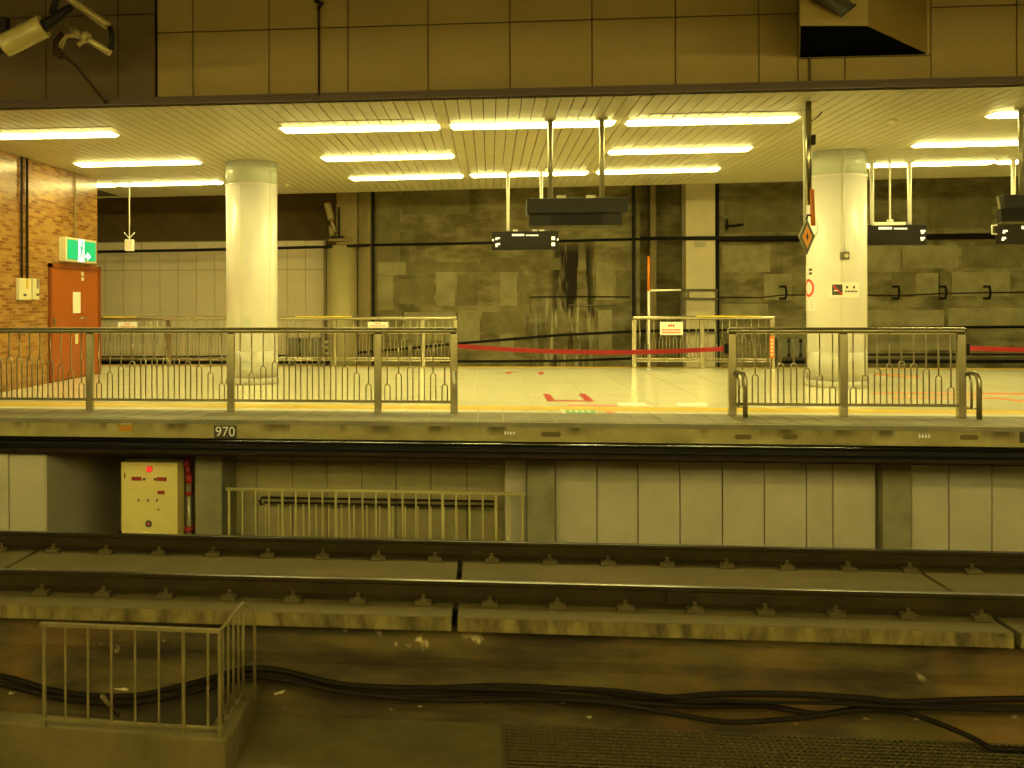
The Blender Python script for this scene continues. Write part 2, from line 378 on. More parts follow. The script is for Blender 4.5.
# --- rear walls
YW = 24.0
rear_x0, rear_x1 = PY(372, 300, YW).x, 16
sx = PY(573, 300, YW).x
mixed(M['rear'], [
 ((0.10, 0.085, 0.03), 0.8, (1.2, 1, 0.25), 0.52, 0.72, None),
 ((0.33, 0.29, 0.16), 1.1, (0.5, 1, 1.8), 0.58, 0.75, None),
 ((0.022, 0.015, 0.006), 2.4, (2.2, 1, 0.22), 0.47, 0.55, (('X', sx - .5, sx + .5, .18), ('Z', 1.05, 2.75, .25))),
 ((0.50, 0.44, 0.26), 3.5, (2.6, 1, 0.25), 0.50, 0.60, (('X', sx - .85, sx + .45, .25), ('Z', -0.4, 1.35, .25))),
 ((0.06, 0.035, 0.012), 3.0, (1.6, 1, 0.25), 0.54, 0.64, (('X', sx - 1.1, sx + .7, .25), ('Z', -0.6, 1.5, .3))),
])
wr = struct('wall_back', MB().box(rear_x0, PY(640, 300, YW).x, YW, YW + .4, -1.7, 5.3).box(PY(684, 300, YW).x, 16, YW, YW + .4, -1.7, 5.3)
            .box(PY(638, 300, YW).x, PY(690, 300, YW).x, YW + .8, YW + 1.2, -1.7, 5.3), 'rear', 'stained board-marked concrete wall behind the rear track')
patches = [(376, 186, 400, 262, 2), (402, 188, 470, 214, 2), (376, 262, 406, 275, 1), (408, 262, 478, 272, 2), (480, 258, 520, 272, 2),
 (376, 276, 393, 306, 1), (395, 279, 434, 304, 2), (436, 272, 455, 306, 1), (457, 275, 478, 305, 2), (500, 272, 517, 306, 1), (519, 268, 524, 318, 2),
 (376, 310, 402, 334, 2), (404, 312, 456, 340, 1), (458, 310, 480, 345, 1), (482, 312, 526, 333, 2), (500, 335, 514, 358, 1), (596, 272, 614, 300, 1),
 (616, 270, 631, 300, 2), (598, 310, 612, 352, 1), (536, 258, 560, 270, 2), (764, 274, 792, 300, 1), (722, 245, 770, 272, 1), (722, 304, 768, 318, 1),
 (868, 246, 900, 272, 1), (892, 272, 914, 297, 2), (916, 273, 938, 296, 1), (940, 272, 950, 300, 2), (952, 272, 1010, 296, 1), (868, 310, 944, 326, 1),
 (902, 246, 958, 268, 1), (962, 246, 1022, 268, 2), (948, 308, 1030, 326, 1), (868, 330, 960, 350, 1), (724, 196, 800, 232, 2), (930, 192, 992, 228, 2)]
for k, (u0, v0, u1, v1, c) in enumerate(patches):
    a, b = PY(u0, v0, YW), PY(u1, v1, YW); th = 0.008 + 0.006 * (k % 3)
    part('formwork_panel', MB().box(a.x, b.x, YW - th, YW + .02, b.z, a.z), 'patch%d' % c, wr)
# left rear panelling
YP = 24.0
xp1 = PY(326, 300, YP).x
wp = struct('wall_back_left', MB().box(-14, xp1, YP + .03, YP + .3, -1.7, PY(200, 241, YP).z), 'soft_joint', 'pale panelled wall behind the rear track')
zt_, zm_ = PY(200, 242, YP).z, PY(200, 270, YP).z
uu = 69.0
while uu < 320:
    a, b = PY(uu, 300, YP).x, min(PY(uu + 18.2, 300, YP).x, xp1)
    part('panel', MB().box(a + .006, b - .006, YP, YP + .04, zm_ + .008, zt_), 'backpanel', wp); part('panel', MB().box(a + .006, b - .006, YP, YP + .04, -1.6, zm_ - .008), 'backpanel', wp)
    uu += 18.2
struct('wall_back_upper', MB().box(-14, rear_x0, 25.5, 25.8, 1, 5.3), 'backbrown', 'dark brown upper wall behind the rear track')
struct('rear_roof', MB().box(-14, 16, 17.5, 26, 5.31, 5.5), 'dark_conc')

# --- space under the platform
YU, YU2, YUL, YUN = 12.3, 12.75, 11.35, 13.7
ZU = -1.98
struct('under_floor', MB().box(-14, 16, 10.3, 15.2, ZU - .2, ZU), 'dark_conc')
def under_wall(us, name, yw, label, zlo=ZU, split=None, pm='under'):
    x0, x1 = PY(us[0], 500, yw).x, PY(us[-1], 500, yw).x
    o = struct(name, MB().box(x0, x1, yw + .03, yw + .18, zlo, -.226), 'joint', label)
    for a, b in zip(us[:-1], us[1:]):
        xa, xb = PY(a, 500, yw).x, PY(b, 500, yw).x
        if split is None: part('panel', MB().box(xa + .006, xb - .006, yw, yw + .04, zlo + .01, -.23), pm, o, 0.004)
        else:
            part('panel', MB().box(xa + .005, xb - .005, yw, yw + .04, zlo + .01, split - .005), pm, o, 0.004)
            part('panel', MB().box(xa + .005, xb - .005, yw, yw + .04, split + .005, -.23), pm, o, 0.004)
    return o
under_wall([555, 597, 638, 680, 722.5, 764.5, 806.5, 833, 876], 'wall_under_right', YU, 'pale panelled wall under the platform')
under_wall([911, 949, 992] + [1034 + 42 * k for k in range(10)], 'wall_under_far_right', YU, 'pale panelled wall under the platform past the concrete pillar')
wul = under_wall([-201, -159, -117, -75, -33, 9, 46], 'wall_under_left', YUL, 'pale panelled wall under the platform beside the yellow cabinet')
under_wall([222, 257, 292.5, 327, 361.5, 396, 431, 467, 506], 'wall_under_recess', YU2, 'recessed panelled wall under the platform behind the cream railing', split=PY(400, 463, YU2).z, pm='under_dark')
xs_ = PY(46, 500, YUL).x
struct('wall_under_side', MB().box(xs_, xs_ + .012, YUL, YUN, ZU, -.226), 'under')
struct('wall_under_niche', MB().box(xs_ - .1, PY(232, 500, YUN).x, YUN + .0, YUN + .2, ZU, -.226), 'pillar')
# return walls beside the recess
xr = PY(505, 500, YU2).x
def pil(name, u0, u1, y0, y1, m, label=None):
    return struct(name, MB().box(PY(u0, 500, y0).x, PY(u1, 500, y0).x, y0, y1, ZU - .3, -.226), m, label, 0.01)
pil('pillar_under_1', 195, 222, 12.0, 12.7, 'pillar', 'concrete pillar under the platform beside the red valves')
pil('pillar_under_2', 527, 555, 12.05, 12.6, 'pillar', 'stained concrete pillar under the platform')
pil('pillar_under_3', 505, 526.5, 12.35, 12.9, 'under', 'pale narrow panel beside the stained pillar')
pil('pillar_under_4', 883, 911.5, 12.15, 12.6, 'pillar', 'concrete pillar between the panelled walls under the platform')
struct('wall_under_back', MB().box(-14, 16, 15.0, 15.2, -2.4, -.226), 'dark_conc')
struct('wall_under_return', MB().box(PY(228, 500, 12.7).x, PY(228, 500, 12.7).x + .1, 12.72, YUN, ZU, -.226), 'pillar')

# --- track
ZRT, ZSL = -1.10, -1.29
n0, n1 = PZ(0, 566, ZRT), PZ(1024, 591, ZRT)
T = (n1 - n0); T.z = 0; T.normalize(); Nn = Vector((-T.y, T.x, 0))      # along the track, away from the viewer
near_c = PZ(460, 580.3, ZRT); far_c = PZ(460, 540.3, ZRT)
dfar = (far_c - near_c).dot(Nn)
def TR(s, n, z): return Vector((near_c.x, near_c.y, 0)) + T * s + Nn * n + Vector((0, 0, z))
fr = PZ(460, 617, ZSL); nfront = (fr - near_c).dot(Nn)
def extr(profile, s0, s1):
    return MB().prism([TR(s0, n, z) for n, z in profile], T * (s1 - s0))
tb = struct('track_bed', extr([(nfront + .16, ZSL - .13), (nfront + .17, -1.70), (nfront + .05, -1.745), (nfront + .03, ZP - .3), (dfar + 1.1, ZP - .3), (dfar + 1.1, ZU), (dfar + .55, ZU), (dfar + .5, ZSL - .13)], -9, 11), 'pit',
            'damp stained concrete wall of the track bed')
mixed(M['pit'], [
 ((0.22, 0.115, 0.022), 0.55, (1, 1, .5), 0.45, 0.65, None),
 ((0.045, 0.032, 0.012), 1.2, (0.6, 1, 2.0), 0.50, 0.66, None),
 ((0.62, 0.50, 0.24), 2.2, (1.6, 1, 1.0), 0.66, 0.72, (('Z', -1.72, -1.50, .05),)),
 ((0.70, 0.58, 0.30), 4.5, (1.2, 1, 2.5), 0.64, 0.70, (('Z', -2.12, -1.98, .04),)),
])
sj = [(PZ(38, 550, ZSL) - near_c).dot(T), (PZ(460, 566, ZSL) - near_c).dot(T), (PZ(921, 572, ZSL) - near_c).dot(T)]
ends = [-9] + sj + [11]
for a, b in zip(ends[:-1], ends[1:]):
    sl = part('slab', extr([(nfront, ZSL), (nfront, ZSL - .125), (dfar + .5, ZSL - .125), (dfar + .5, ZSL)], a + .025, b - .025), 'slab', tb, 0.008)
    part('slab_face', extr([(nfront - .006, ZSL - .008), (nfront - .006, ZSL - .122), (nfront + .01, ZSL - .122), (nfront + .01, ZSL - .008)], a + .03, b - .03), 'slab_edge', sl)
    k = a + .6
    while k < b:
        part('lifting_hole', MB().cyl(TR(k, dfar * .55, ZSL - .01), TR(k, dfar * .55, ZSL + .002), .035, 10), 'ink', sl); k += 1.7
for s in sj:
    c = TR(s, dfar * .22, ZSL)
    for r0, r1, m in ((.27, .29, 'ink'), (.19, .20, 'ink')):
        ring = MB(); n = 28
        ring.add([c + T * (r * math.cos(2 * math.pi * k / n)) + Nn * (r * math.sin(2 * math.pi * k / n)) + Vector((0, 0, .003)) for r in (r0, r1) for k in range(n)],
                 [(k, (k + 1) % n, n + (k + 1) % n, n + k) for k in range(n)])
        part('stopper_ring', ring, m, tb)
    part('stopper', MB().cyl(TR(s, dfar * .22, ZSL - .12), TR(s, dfar * .22, ZSL + .002), .265, 28), 'slab', tb)

def rail(nc, label):
    r = thing('rail', label, 'rail', TR(0, nc, ZSL + .012))
    prof = [(-.073, ZSL + .012), (.073, ZSL + .012), (.073, ZSL + .022), (.012, ZSL + .046), (.0085, ZRT - .050), (.034, ZRT - .036), (.034, ZRT - .006), (-.034, ZRT - .006), (-.034, ZRT - .036), (-.0085, ZRT - .050), (-.012, ZSL + .046), (-.073, ZSL + .022)]
    part('web_and_foot', extr([(nc + a, z) for a, z in prof], -8.8, 10.8), 'rail_side', r)
    hd = [(nc - .034, ZRT - .006)] + [(nc + .034 * -math.cos(t) , ZRT - .006 + .006 * math.sin(t)) for t in [math.pi * k / 10 for k in range(1, 10)]] + [(nc + .034, ZRT - .006)]
    h = part('running_head', extr(hd, -8.8, 10.8), 'rail_head', r)
    for p in h.data.polygons: p.use_smooth = len(p.vertices) == 4
    return r
r_far = rail(dfar, 'steel rail running along the platform side of the track')
r_near = rail(0.0, 'steel rail with a joint bar on the side away from the platform')
# fasteners, one mesh shared
fb = MB()
def lb(s0, s1, a0, a1, z0, z1): fb.prism([T * s0 + Nn * a0 + Vector((0, 0, z0)), T * s1 + Nn * a0 + Vector((0, 0, z0)), T * s1 + Nn * a1 + Vector((0, 0, z0)), T * s0 + Nn * a1 + Vector((0, 0, z0))], Vector((0, 0, z1 - z0)))
lb(-.085, .085, -.17, .17, 0.001, .012)
for sg in (-1, 1):
    fb.prism([T * -.07 + Nn * sg * .075 + Vector((0, 0, .012)), T * -.07 + Nn * sg * .16 + Vector((0, 0, .012)), T * -.07 + Nn * sg * .135 + Vector((0, 0, .035)), T * -.07 + Nn * sg * .075 + Vector((0, 0, .042))], T * .14)
    fb.prism([T * -.03 + Nn * sg * .06 + Vector((0, 0, .036)), T * -.03 + Nn * sg * .125 + Vector((0, 0, .036)), T * -.03 + Nn * sg * .125 + Vector((0, 0, .055)), T * -.03 + Nn * sg * .06 + Vector((0, 0, .050))], T * .06)
    fb.cyl(Nn * sg * .10 + Vector((0, 0, .04)), Nn * sg * .10 + Vector((0, 0, .085)), .018, 6)
fm = mesh('rail_fastener', fb, mat('fastener', (0.085, 0.064, 0.022), 0.7, 0.0, spec=0.2))
for rr, nc, u0, v0 in ((r_far, dfar, 436, 556), (r_near, 0.0, 425, 597)):
    s0 = (PZ(u0, v0, ZSL) - near_c).dot(T); s = s0 - .585 * 14
    while s < 10.5:
        if s > -8.5: put('rail_fastener', fm, rr, TR(s, nc, ZSL))
        s += .585
# joint bar on the near rail
s0, s1 = [(PZ(u, 600, ZRT - .1) - near_c).dot(T) for u in (668, 742)]
jb = part('joint_bar', extr([(-.05, ZSL + .045), (-.012, ZSL + .045), (-.012, ZRT - .05), (-.034, ZRT - .045)], s0, s1).prism([TR(s0, a, z) for a, z in ((.05, ZSL + .045), (.012, ZSL + .045), (.012, ZRT - .05), (.034, ZRT - .045))], T * (s1 - s0)), 'rail_side', r_near)
for k in range(4):
    s = s0 + (k + .5) * (s1 - s0) / 4
    part('bolt', MB().cyl(TR(s, -.05, ZRT - .09), TR(s, -.015, ZRT - .09), .02, 6), 'rail_side', jb)
# --- pit floor with two openings
xg = PZ(501, 716, ZP).x; ygb = PZ(501, 713, ZP).y - .02
cx0 = PZ(30, 728, -1.9).x; 
cr_f = PZ(226, 740, -1.9); cr_b = PZ(254, 683, -1.9)
pf = struct('pit_floor', MB().box(cr_f.x - .1, xg, 2.3, ygb + .7, ZP - .3, ZP).box(-9, cr_f.x - .1, 2.3, 7.0, ZP - .3, ZP).box(xg, 11, 2.3, 6.2, ZP - .3, ZP), 'pitfloor', 'dim concrete floor beside the track')
struct('pit_base', MB().box(-12, 14, 2.3, 10, ZP - 1.1, ZP - .9), 'pitfloor')
# curb round the stair opening
kf0 = PZ(-40, 719, -1.9); kf1 = cr_f
dr = (kf1 - kf0); dr.z = 0; dr.normalize(); nb = Vector((-dr.y, dr.x, 0))
kb = struct('curb', MB().prism([kf0, kf1, kf1 + nb * .2 , kf0 + nb * .2], (0, 0, ZP - 1.0 + 1.9)), 'pitfloor', 'concrete curb round the stair opening', 0.015)
side0, side1 = cr_f + nb * .205, Vector((cr_b.x + .01, ygb + .4, -1.9))
inn = Vector((-.19, 0.01, 0))
part('curb_side', MB().prism([side0, side1, side1 + inn, side0 + inn], (0, 0, ZP - 1.0 + 1.9)), 'pitfloor', kb, 0.012)

# ================================================================== OBJECTS
# --- columns
def column(uc, vtop, label, r=0.43, Yc=15.95):
    c = PY(uc, 300, Yc); x, y = c.x, c.y
    t = thing('column', label, 'column', (x, y, 0))
    def ring(z0, z1, rr, m, name, n=40, b=0):
        return part(name, MB().cyl((x, y, z0), (x, y, z1), rr, n), m, t)
    ring(0.001, 0.11, r + .02, 'column_foot', 'plinth'); ring(0.11, 0.56, r, 'column_foot', 'lower_panel')
    ring(0.56, 3.34, r, 'column', 'shaft'); ring(3.345, ZC - .001, r + .002, 'column_band', 'upper_band')
    ring(3.325, 3.35, r + .006, 'column', 'joint_ring'); ring(3.60, 3.615, r + .008, 'column_band', 'joint_ring')
    for a in (-1.75, -0.55, 1.2): 
        part('seam_strip', MB().cyl((x + (r - .003) * math.cos(a), y + (r - .003) * math.sin(a), .56), (x + (r - .003) * math.cos(a), y + (r - .003) * math.sin(a), ZC - .002), .008, 6), 'cream', t)
    return t, Vector((x, y, 0)), r
cl, clc, clr = column(252, 160, 'round cream column with a small grey plate beside the brick wall end')
cr_, crc, crr = column(836.5, 145, 'round cream column carrying a no smoking sign', r=.445)
def on_col(c, r, u, v):
    """point on the cylinder hit by the ray of a pixel"""
    d = ray(u, v); o = CAM - c; A = d.x ** 2 + d.y ** 2; B = o.x * d.x + o.y * d.y; K = o.x ** 2 + o.y ** 2 - r * r
    disc = B * B - A * K
    s = (-B - math.sqrt(max(0, disc))) / A; return CAM + d * s
def wrap(c, r, u0, v0, u1, v1, th=.004, n=6):
    mb = MB(); a, b = on_col(c, r, u0, v0), on_col(c, r, u1, v1)
    a0, a1 = math.atan2(a.y - c.y, a.x - c.x), math.atan2(b.y - c.y, b.x - c.x)
    for k in range(n):
        t0, t1 = a0 + (a1 - a0) * k / n, a0 + (a1 - a0) * (k + 1) / n
        pts = [(c.x + rr * math.cos(t), c.y + rr * math.sin(t), b.z) for rr, t in ((r, t0), (r, t1), (r + th, t1), (r + th, t0))]
        mb.prism(pts, (0, 0, a.z - b.z))
    return mb
part('plate', wrap(clc, clr, 243, 319, 250, 325.5), 'column_band', cl)
part('access_plate', wrap(clc, clr, 243, 361, 251, 369.5), 'column_band', cl)
ns = tag(put('no_smoking_sign', mesh('no_smoking_sign', wrap(crc, crr, 829, 282.5, 859, 297.5, .005), 'white', crc), None, crc), 'white no smoking sign with a black and red pictogram on the column', 'sign')
pg = part('pictogram', wrap(crc, crr + .005, 832, 284.5, 842.5, 295, .002), 'ink', ns)
sl_ = MB()
for k in range(8): 
    u = 833 + k * 1.15; v = 285.5 + k * 1.1
    sl_.v += [] ; w_ = wrap(crc, crr + .007, u, v - .2, u + 1.3, v + 1.5, .002, 1); sl_.add(w_.v, w_.f)
part('red_slash', sl_, 'red', pg)
cg = wrap(crc, crr + .007, 834, 290, 838, 291.2, .002, 2); part('cigarette', cg, 'white', pg)
for u in (846, 853):
    part('character', wrap(crc, crr + .005, u, 286, u + 2, 288.5, .002, 1), 'ink', ns)
cap = MB()
for k in range(9):
    w_ = wrap(crc, crr + .005, 845 + k * 1.4, 290.5, 845.9 + k * 1.4, 292.2, .002, 1); cap.add(w_.v, w_.f)
part('caption', cap, 'ink', ns)
# round red prohibition sign at the side of the column
c0 = on_col(crc, crr, 808.8, 288); f0 = math.atan2(c0.y - crc.y, c0.x - crc.x)
def cpt(a, z, off): return Vector((crc.x + (crr + off) * math.cos(f0 + a / crr), crc.y + (crr + off) * math.sin(f0 + a / crr), c0.z + z))
def cpatch(mb, a0, a1, z0, z1, off, th=.003, n=1):
    for k in range(n):
        q0, q1 = a0 + (a1 - a0) * k / n, a0 + (a1 - a0) * (k + 1) / n
        mb.prism([cpt(q0, z0, off), cpt(q1, z0, off), cpt(q1, z0, off + th), cpt(q0, z0, off + th)], (0, 0, z1 - z0))
    return mb
ps = thing('prohibition_notice', 'white notice with a red ring on the edge of the column', 'sign', c0)
part('backing', cpatch(MB(), -.19, .17, -.36, .36, .0005, .003, 8), 'column', ps)
rg = MB(); n = 24
rg.add([cpt(r * math.cos(2 * math.pi * k / n), r * math.sin(2 * math.pi * k / n), .006) for r in (.105, .145) for k in range(n)], [(k, (k + 1) % n, n + (k + 1) % n, n + k) for k in range(n)])
part('red_ring', rg, 'red', ps)
mk = MB(); mk.add([cpt(-.1, .07, .006), cpt(-.07, .1, .006), cpt(.1, -.07, .006), cpt(.07, -.1, .006)], [(0, 1, 2, 3)]); part('slash', mk, 'red', ps)
mk = MB()
for z in (.29, .23): cpatch(mk, .02, .1, z - .02, z + .02, .0035)
for z in (-.22, -.27, -.31): cpatch(mk, -.08, .1, z - .008, z + .008, .0035)
part('lettering', mk, 'ink', ps)
# conduit and switch box on the column
a, b = on_col(crc, crr, 844, 150), on_col(crc, crr, 844, 252)
cz = thing('wall_switch', 'grey switch box at the foot of a thin conduit on the column', 'switch box', (b.x, b.y, b.z - .12))
part('conduit', MB().cyl((b.x, b.y - .012, b.z), (b.x, b.y - .012, ZC - .002), .012, 8), 'column', cz)
part('box', MB().box(b.x - .06, b.x + .06, b.y - .07, b.y + .02, b.z - .12, b.z), 'grey', cz, .006)
part('button', MB().cyl((b.x + .01, b.y - .085, b.z - .06), (b.x + .01, b.y - .07, b.z - .06), .03, 12), 'cream', cz)

# --- fluorescent lights
ZL = ZC - .03
def lamp(x0, x1, y, label, group, tube='tube_far', zc=ZC):
    t = thing('fluorescent_light', label, 'ceiling light', ((x0 + x1) / 2, y, zc), group)
    w0, w1, h = .155, .105, .036
    part('frame', MB().box(x0, x1, y - w0 - .012, y - w0, zc - .008, zc).box(x0, x1, y + w0, y + w0 + .012, zc - .008, zc).box(x0, x0 + .01, y - w0, y + w0, zc - .008, zc).box(x1 - .01, x1, y - w0, y + w0, zc - .008, zc), 'fixture', t)
    a0, a1 = x0 + .012, x1 - .012
    lo = [(a0, y - w0, zc - .002), (a1, y - w0, zc - .002), (a1, y + w0, zc - .002), (a0, y + w0, zc - .002)]
    hi = [(a0 + .04, y - w1, zc - h), (a1 - .04, y - w1, zc - h), (a1 - .04, y + w1, zc - h), (a0 + .04, y + w1, zc - h)]
    part('diffuser', MB().add(lo + hi, [(3, 2, 1, 0), (4, 5, 6, 7), (0, 1, 5, 4), (1, 2, 6, 5), (2, 3, 7, 6), (3, 0, 4, 7)]), tube, t)
    return t
def batten(x0, x1, y, label, group, zc=ZC + .04):
    zl = zc - .30
    t = thing('fluorescent_batten', label, 'ceiling light', ((x0 + x1) / 2, y, zl), group)
    part('housing', MB().box(x0, x1, y - .05, y + .05, zl + .06, zl + .12), 'fixture', t, .008)
    part('tube', MB().cyl((x0 + .03, y, zl), (x1 - .03, y, zl), .048, 12), 'tube_near', t)
    for xx in (x0, x1 - .03): part('lamp_holder', MB().box(xx, xx + .03, y - .035, y + .035, zl - .03, zl + .06), 'cream', t)
    for f in (.2, .8): part('stem', MB().cyl((x0 + (x1 - x0) * f, y, zl + .12), (x0 + (x1 - x0) * f, y, zc), .012, 8), 'white', t)
    return t
LL = 2.17
rl = [(PZ(60, 136.5, ZL), PZ(1010, 116, ZL)), (PZ(140, 164.5, ZL), PZ(970, 145, ZL)), (PZ(110, 186, ZL), PZ(930, 165, ZL))]
def hit_row(k, u):
    """where the vertical plane through a row of lights is met by the pixel column u"""
    A, B = rl[k]; d = ray(u, 150); e = B - A
    t = (A.x * e.y - A.y * e.x) / (d.x * e.y - d.y * e.x); return Vector((d.x * t, d.y * t, 0))
ry = [hit_row(k, 575).y for k in range(3)]
rows = [
 (0, [(None, 116), (281, None), (450, None), (626, None), (990, None)], 130, 'ceiling lights by the fascia',
  ['fluorescent light by the fascia over the brick wall', 'fluorescent light by the fascia beside the plate-marked column, first of three end to end', 'fluorescent light by the fascia crossed by two grey poles, middle of three',
   'fluorescent light by the fascia ending at the diamond sign pole', 'fluorescent light by the fascia over the tilted display case']),
 (1, [(77, None), (322, None), (608, None), (914, None)], 155, 'ceiling lights of the middle row',
  ['lone fluorescent light in the middle row between brick wall and plate-marked column', 'lone fluorescent light in the middle row over the long rear railing', 'lone fluorescent light in the middle row beside the wide dark display',
   'lone fluorescent light in the middle row past the no smoking column']),
 (2, [(None, 115), (118, None), (350, None), (470, None), (596, None), (None, 994), (998, None)], 178, 'ceiling lights by the rear edge',
  ['fluorescent light by the rear edge, mostly hidden behind the brick wall', 'fluorescent light by the rear edge between brick wall and plate-marked column', 'fluorescent light by the rear edge over the rear column, first of three end to end',
   'fluorescent light by the rear edge crossed by the white poles, middle of three', 'fluorescent light by the rear edge over the pale square pillar, last of three', 'fluorescent light by the rear edge over the half hidden black sign', 'fluorescent light by the rear edge over the bracketed black sign']),
]
for k, items, v, grp, labs in rows:
    e = (rl[k][1] - rl[k][0]); e.z = 0; e.normalize(); ang = math.atan2(e.y, e.x)
    for (a, b), lab in zip(items, labs):
        c = hit_row(k, a) + e * LL / 2 if a is not None else hit_row(k, b) - e * LL / 2
        lamp(c.x - LL / 2, c.x + LL / 2, c.y, lab, grp).rotation_euler.z = ang
for y in ry:                                   # the row goes on to the right of the frame
    lamp(11.6, 11.6 + LL, y - .3, 'fluorescent light farther along the platform ceiling', 'ceiling lights farther along')
for yy in (1.4, -1.6, -4.6):
    for xx in (-12.4, -7.0, -2.0, 2.6, 7.6, 12.2):
        batten(xx - LL / 2, xx + LL / 2, yy, 'bare fluorescent tube hung over the platform of the viewer', 'ceiling lights of the viewer platform')
# slits and detectors in the ceiling
for a, b, v in ((277, 416, 122), (648, 796, 114), (0, 118, 129)):
    p, q2 = PZ(a, v, ZC), PZ(b, v, ZC)
    part('access_slit', MB().box(p.x, q2.x, p.y - .012, p.y + .012, ZC - .003, ZC + .01), 'ceil_dark', ce)
for u, v, lab in ((892, 120, 'small round detector on the ceiling near the diamond sign pole'), (288, 184, 'small round detector on the ceiling behind the column')):
    p = PZ(u, v, ZC); solo('smoke_detector', MB().tube([(p.x, p.y, ZC), (p.x, p.y, ZC - .02), (p.x, p.y, ZC - .05)], [.06, .06, .035], 14), 'cream', lab, 'detector')

# --- railings with fork-shaped balusters
FORK = {}
def fork_mesh(za, ztop, zbot, half):
    k = (round(za, 3), round(half, 3))
    if k not in FORK:
        mb = MB(); rr = .0088
        mb.tube([(0, 0, ztop), (0, 0, za)], rr, 6)
        arc = [(-half * math.cos(t), 0, za - half + half * math.sin(t)) for t in [math.pi * i / 8 for i in range(9)]]
        mb.tube([(-half, 0, zbot)] + arc + [(half, 0, zbot)], rr, 6)
        FORK[k] = mesh('baluster', mb, 'steel_bar')
    return FORK[k]
ARCH = [.36, .495, .575, .63, .66, .67, .675]
def railing(x0, x1, y, posts, label, yellow=None, ztop=1.06, pitch=.137, grp=None):
    t = thing('platform_railing', label, 'railing', ((x0 + x1) / 2, y, 0), grp)
    part('handrail', MB().box(x0, x1, y - .045, y + .045, ztop - .075, ztop), 'steel', t, 0.030)
    pl = []
    for x in posts:
        part('post', MB().box(x - .045, x + .045, y - .035, y + .035, 0.001, ztop - .076), 'steel', t, 0.006); pl.append(x)
    for a, b in zip(pl[:-1], pl[1:]):
        part('bottom_rail', MB().box(a + .045, b - .045, y - .016, y + .016, .125, .157), 'steel', t)
        n = max(2, round((b - a - .09 - .07) / pitch)); st = (b - a - .09) / n
        for i in range(n):
            j = min(i, n - 1 - i)
            put('baluster', fork_mesh(ARCH[min(j, 6)], ztop - .076, .157, .033), t, (a + .045 + st * (i + .5), y, 0))
    return t
YF = PZ(454, 413.5, 0).y
def fx(u): return PY(u, 360, YF).x
railing(-8.6, fx(457.5), YF, [fx(-200), fx(-50), fx(90), fx(231), fx(378), fx(454)], 'stainless railing with forked bars along the platform edge in front of the brick wall')
rB = railing(fx(727), fx(966), YF, [fx(732), fx(843), fx(961)], 'short stainless railing with forked bars in front of the no smoking column')
for u, s in ((737.5, 1), (968.5, 1)):          # looped end handles
    x = fx(u); y = YF - .06
    part('end_loop', MB().tube([(x - .03, YF - .03, .52), (x + .01, y - .02, .535), (x + .04, y - .05, .51), (x + .055, y - .07, .44), (x + .055, y - .07, .002)], .03, 10), 'steel_bar', rB)
    part('end_loop', MB().tube([(x - .05, YF - .03, .50), (x - .02, y, .50), (x - .005, y - .02, .42), (x - .005, y - .02, .12)], .014, 8), 'steel_bar', rB)
    part('loop_tie', MB().cyl((x - .06, YF - .03, .12), (x + .05, y - .06, .12), .012, 8), 'steel_bar', rB)
part('sticker', MB().box(fx(452.7), fx(455.3), YF - .04, YF - .0355, PY(454, 384, YF).z, PY(454, 371, YF).z), 'white', [o for o in bpy.data.objects if o.name == 'platform_railing'][0])
YB = PZ(500, 367.5, 0).y
def bx_(u): return PY(u, 340, YB).x
rL = railing(bx_(84), bx_(457), YB, [bx_(88), bx_(169), bx_(252), bx_(334.5), bx_(423), bx_(455.5)], 'long stainless railing along the rear edge of the platform with yellow tape on top')
rR = railing(bx_(632), bx_(775), YB, [bx_(634), bx_(702), bx_(772)], 'short stainless railing along the rear edge beside the orange and white pole')
for rr, u0, u1 in ((rL, 104, 137), (rL, 296, 352), (rR, 696, 759)):
    part('yellow_tape', MB().box(bx_(u0), bx_(u1), YB - .046, YB + .046, 1.045, 1.064), mat('yellow_tape', (0.85, 0.66, 0.02), .4) if 'yellow_tape' not in MATS else MATS['yellow_tape'], rr)
for rr in (rL, rR): part('low_rail', MB().box(bx_(457) - 4 if rr is rL else bx_(634), bx_(455) if rr is rL else bx_(772), YB - .02, YB + .02, .175, .208), 'steel', rr)
def rsign(u0, v0, u1, v1, label):
    a, b = PY(u0, v0, YB - .06), PY(u1, v1, YB - .06)
    s = thing('warning_plate', label, 'sign', ((a.x + b.x) / 2, YB - .06, b.z))
    part('plate', MB().box(a.x, b.x, YB - .062, YB - .05, b.z, a.z), 'white', s)
    l = MB(); hh = a.z - b.z; ww = b.x - a.x
    for k in range(3): l.box(a.x + ww * (.36 + .1 * k), a.x + ww * (.43 + .1 * k), YB - .065, YB - .062, a.z - hh * .2, a.z - hh * .36)
    for rowk in range(2):
        for k in range(9): l.box(a.x + ww * (.1 + .09 * k), a.x + ww * (.165 + .09 * k), YB - .065, YB - .062, a.z - hh * (.55 + .2 * rowk), a.z - hh * (.66 + .2 * rowk))
    part('lettering', l, 'red', s)
rsign(660, 322, 683, 335, 'white warning plate with red lettering on the short rear railing')
rsign(368, 322, 388, 327.5, 'small white plate with red lettering on the long rear railing behind the tape end')
rsign(118, 322, 137, 329, 'small plate with a red mark on the long rear railing beside the brick wall')

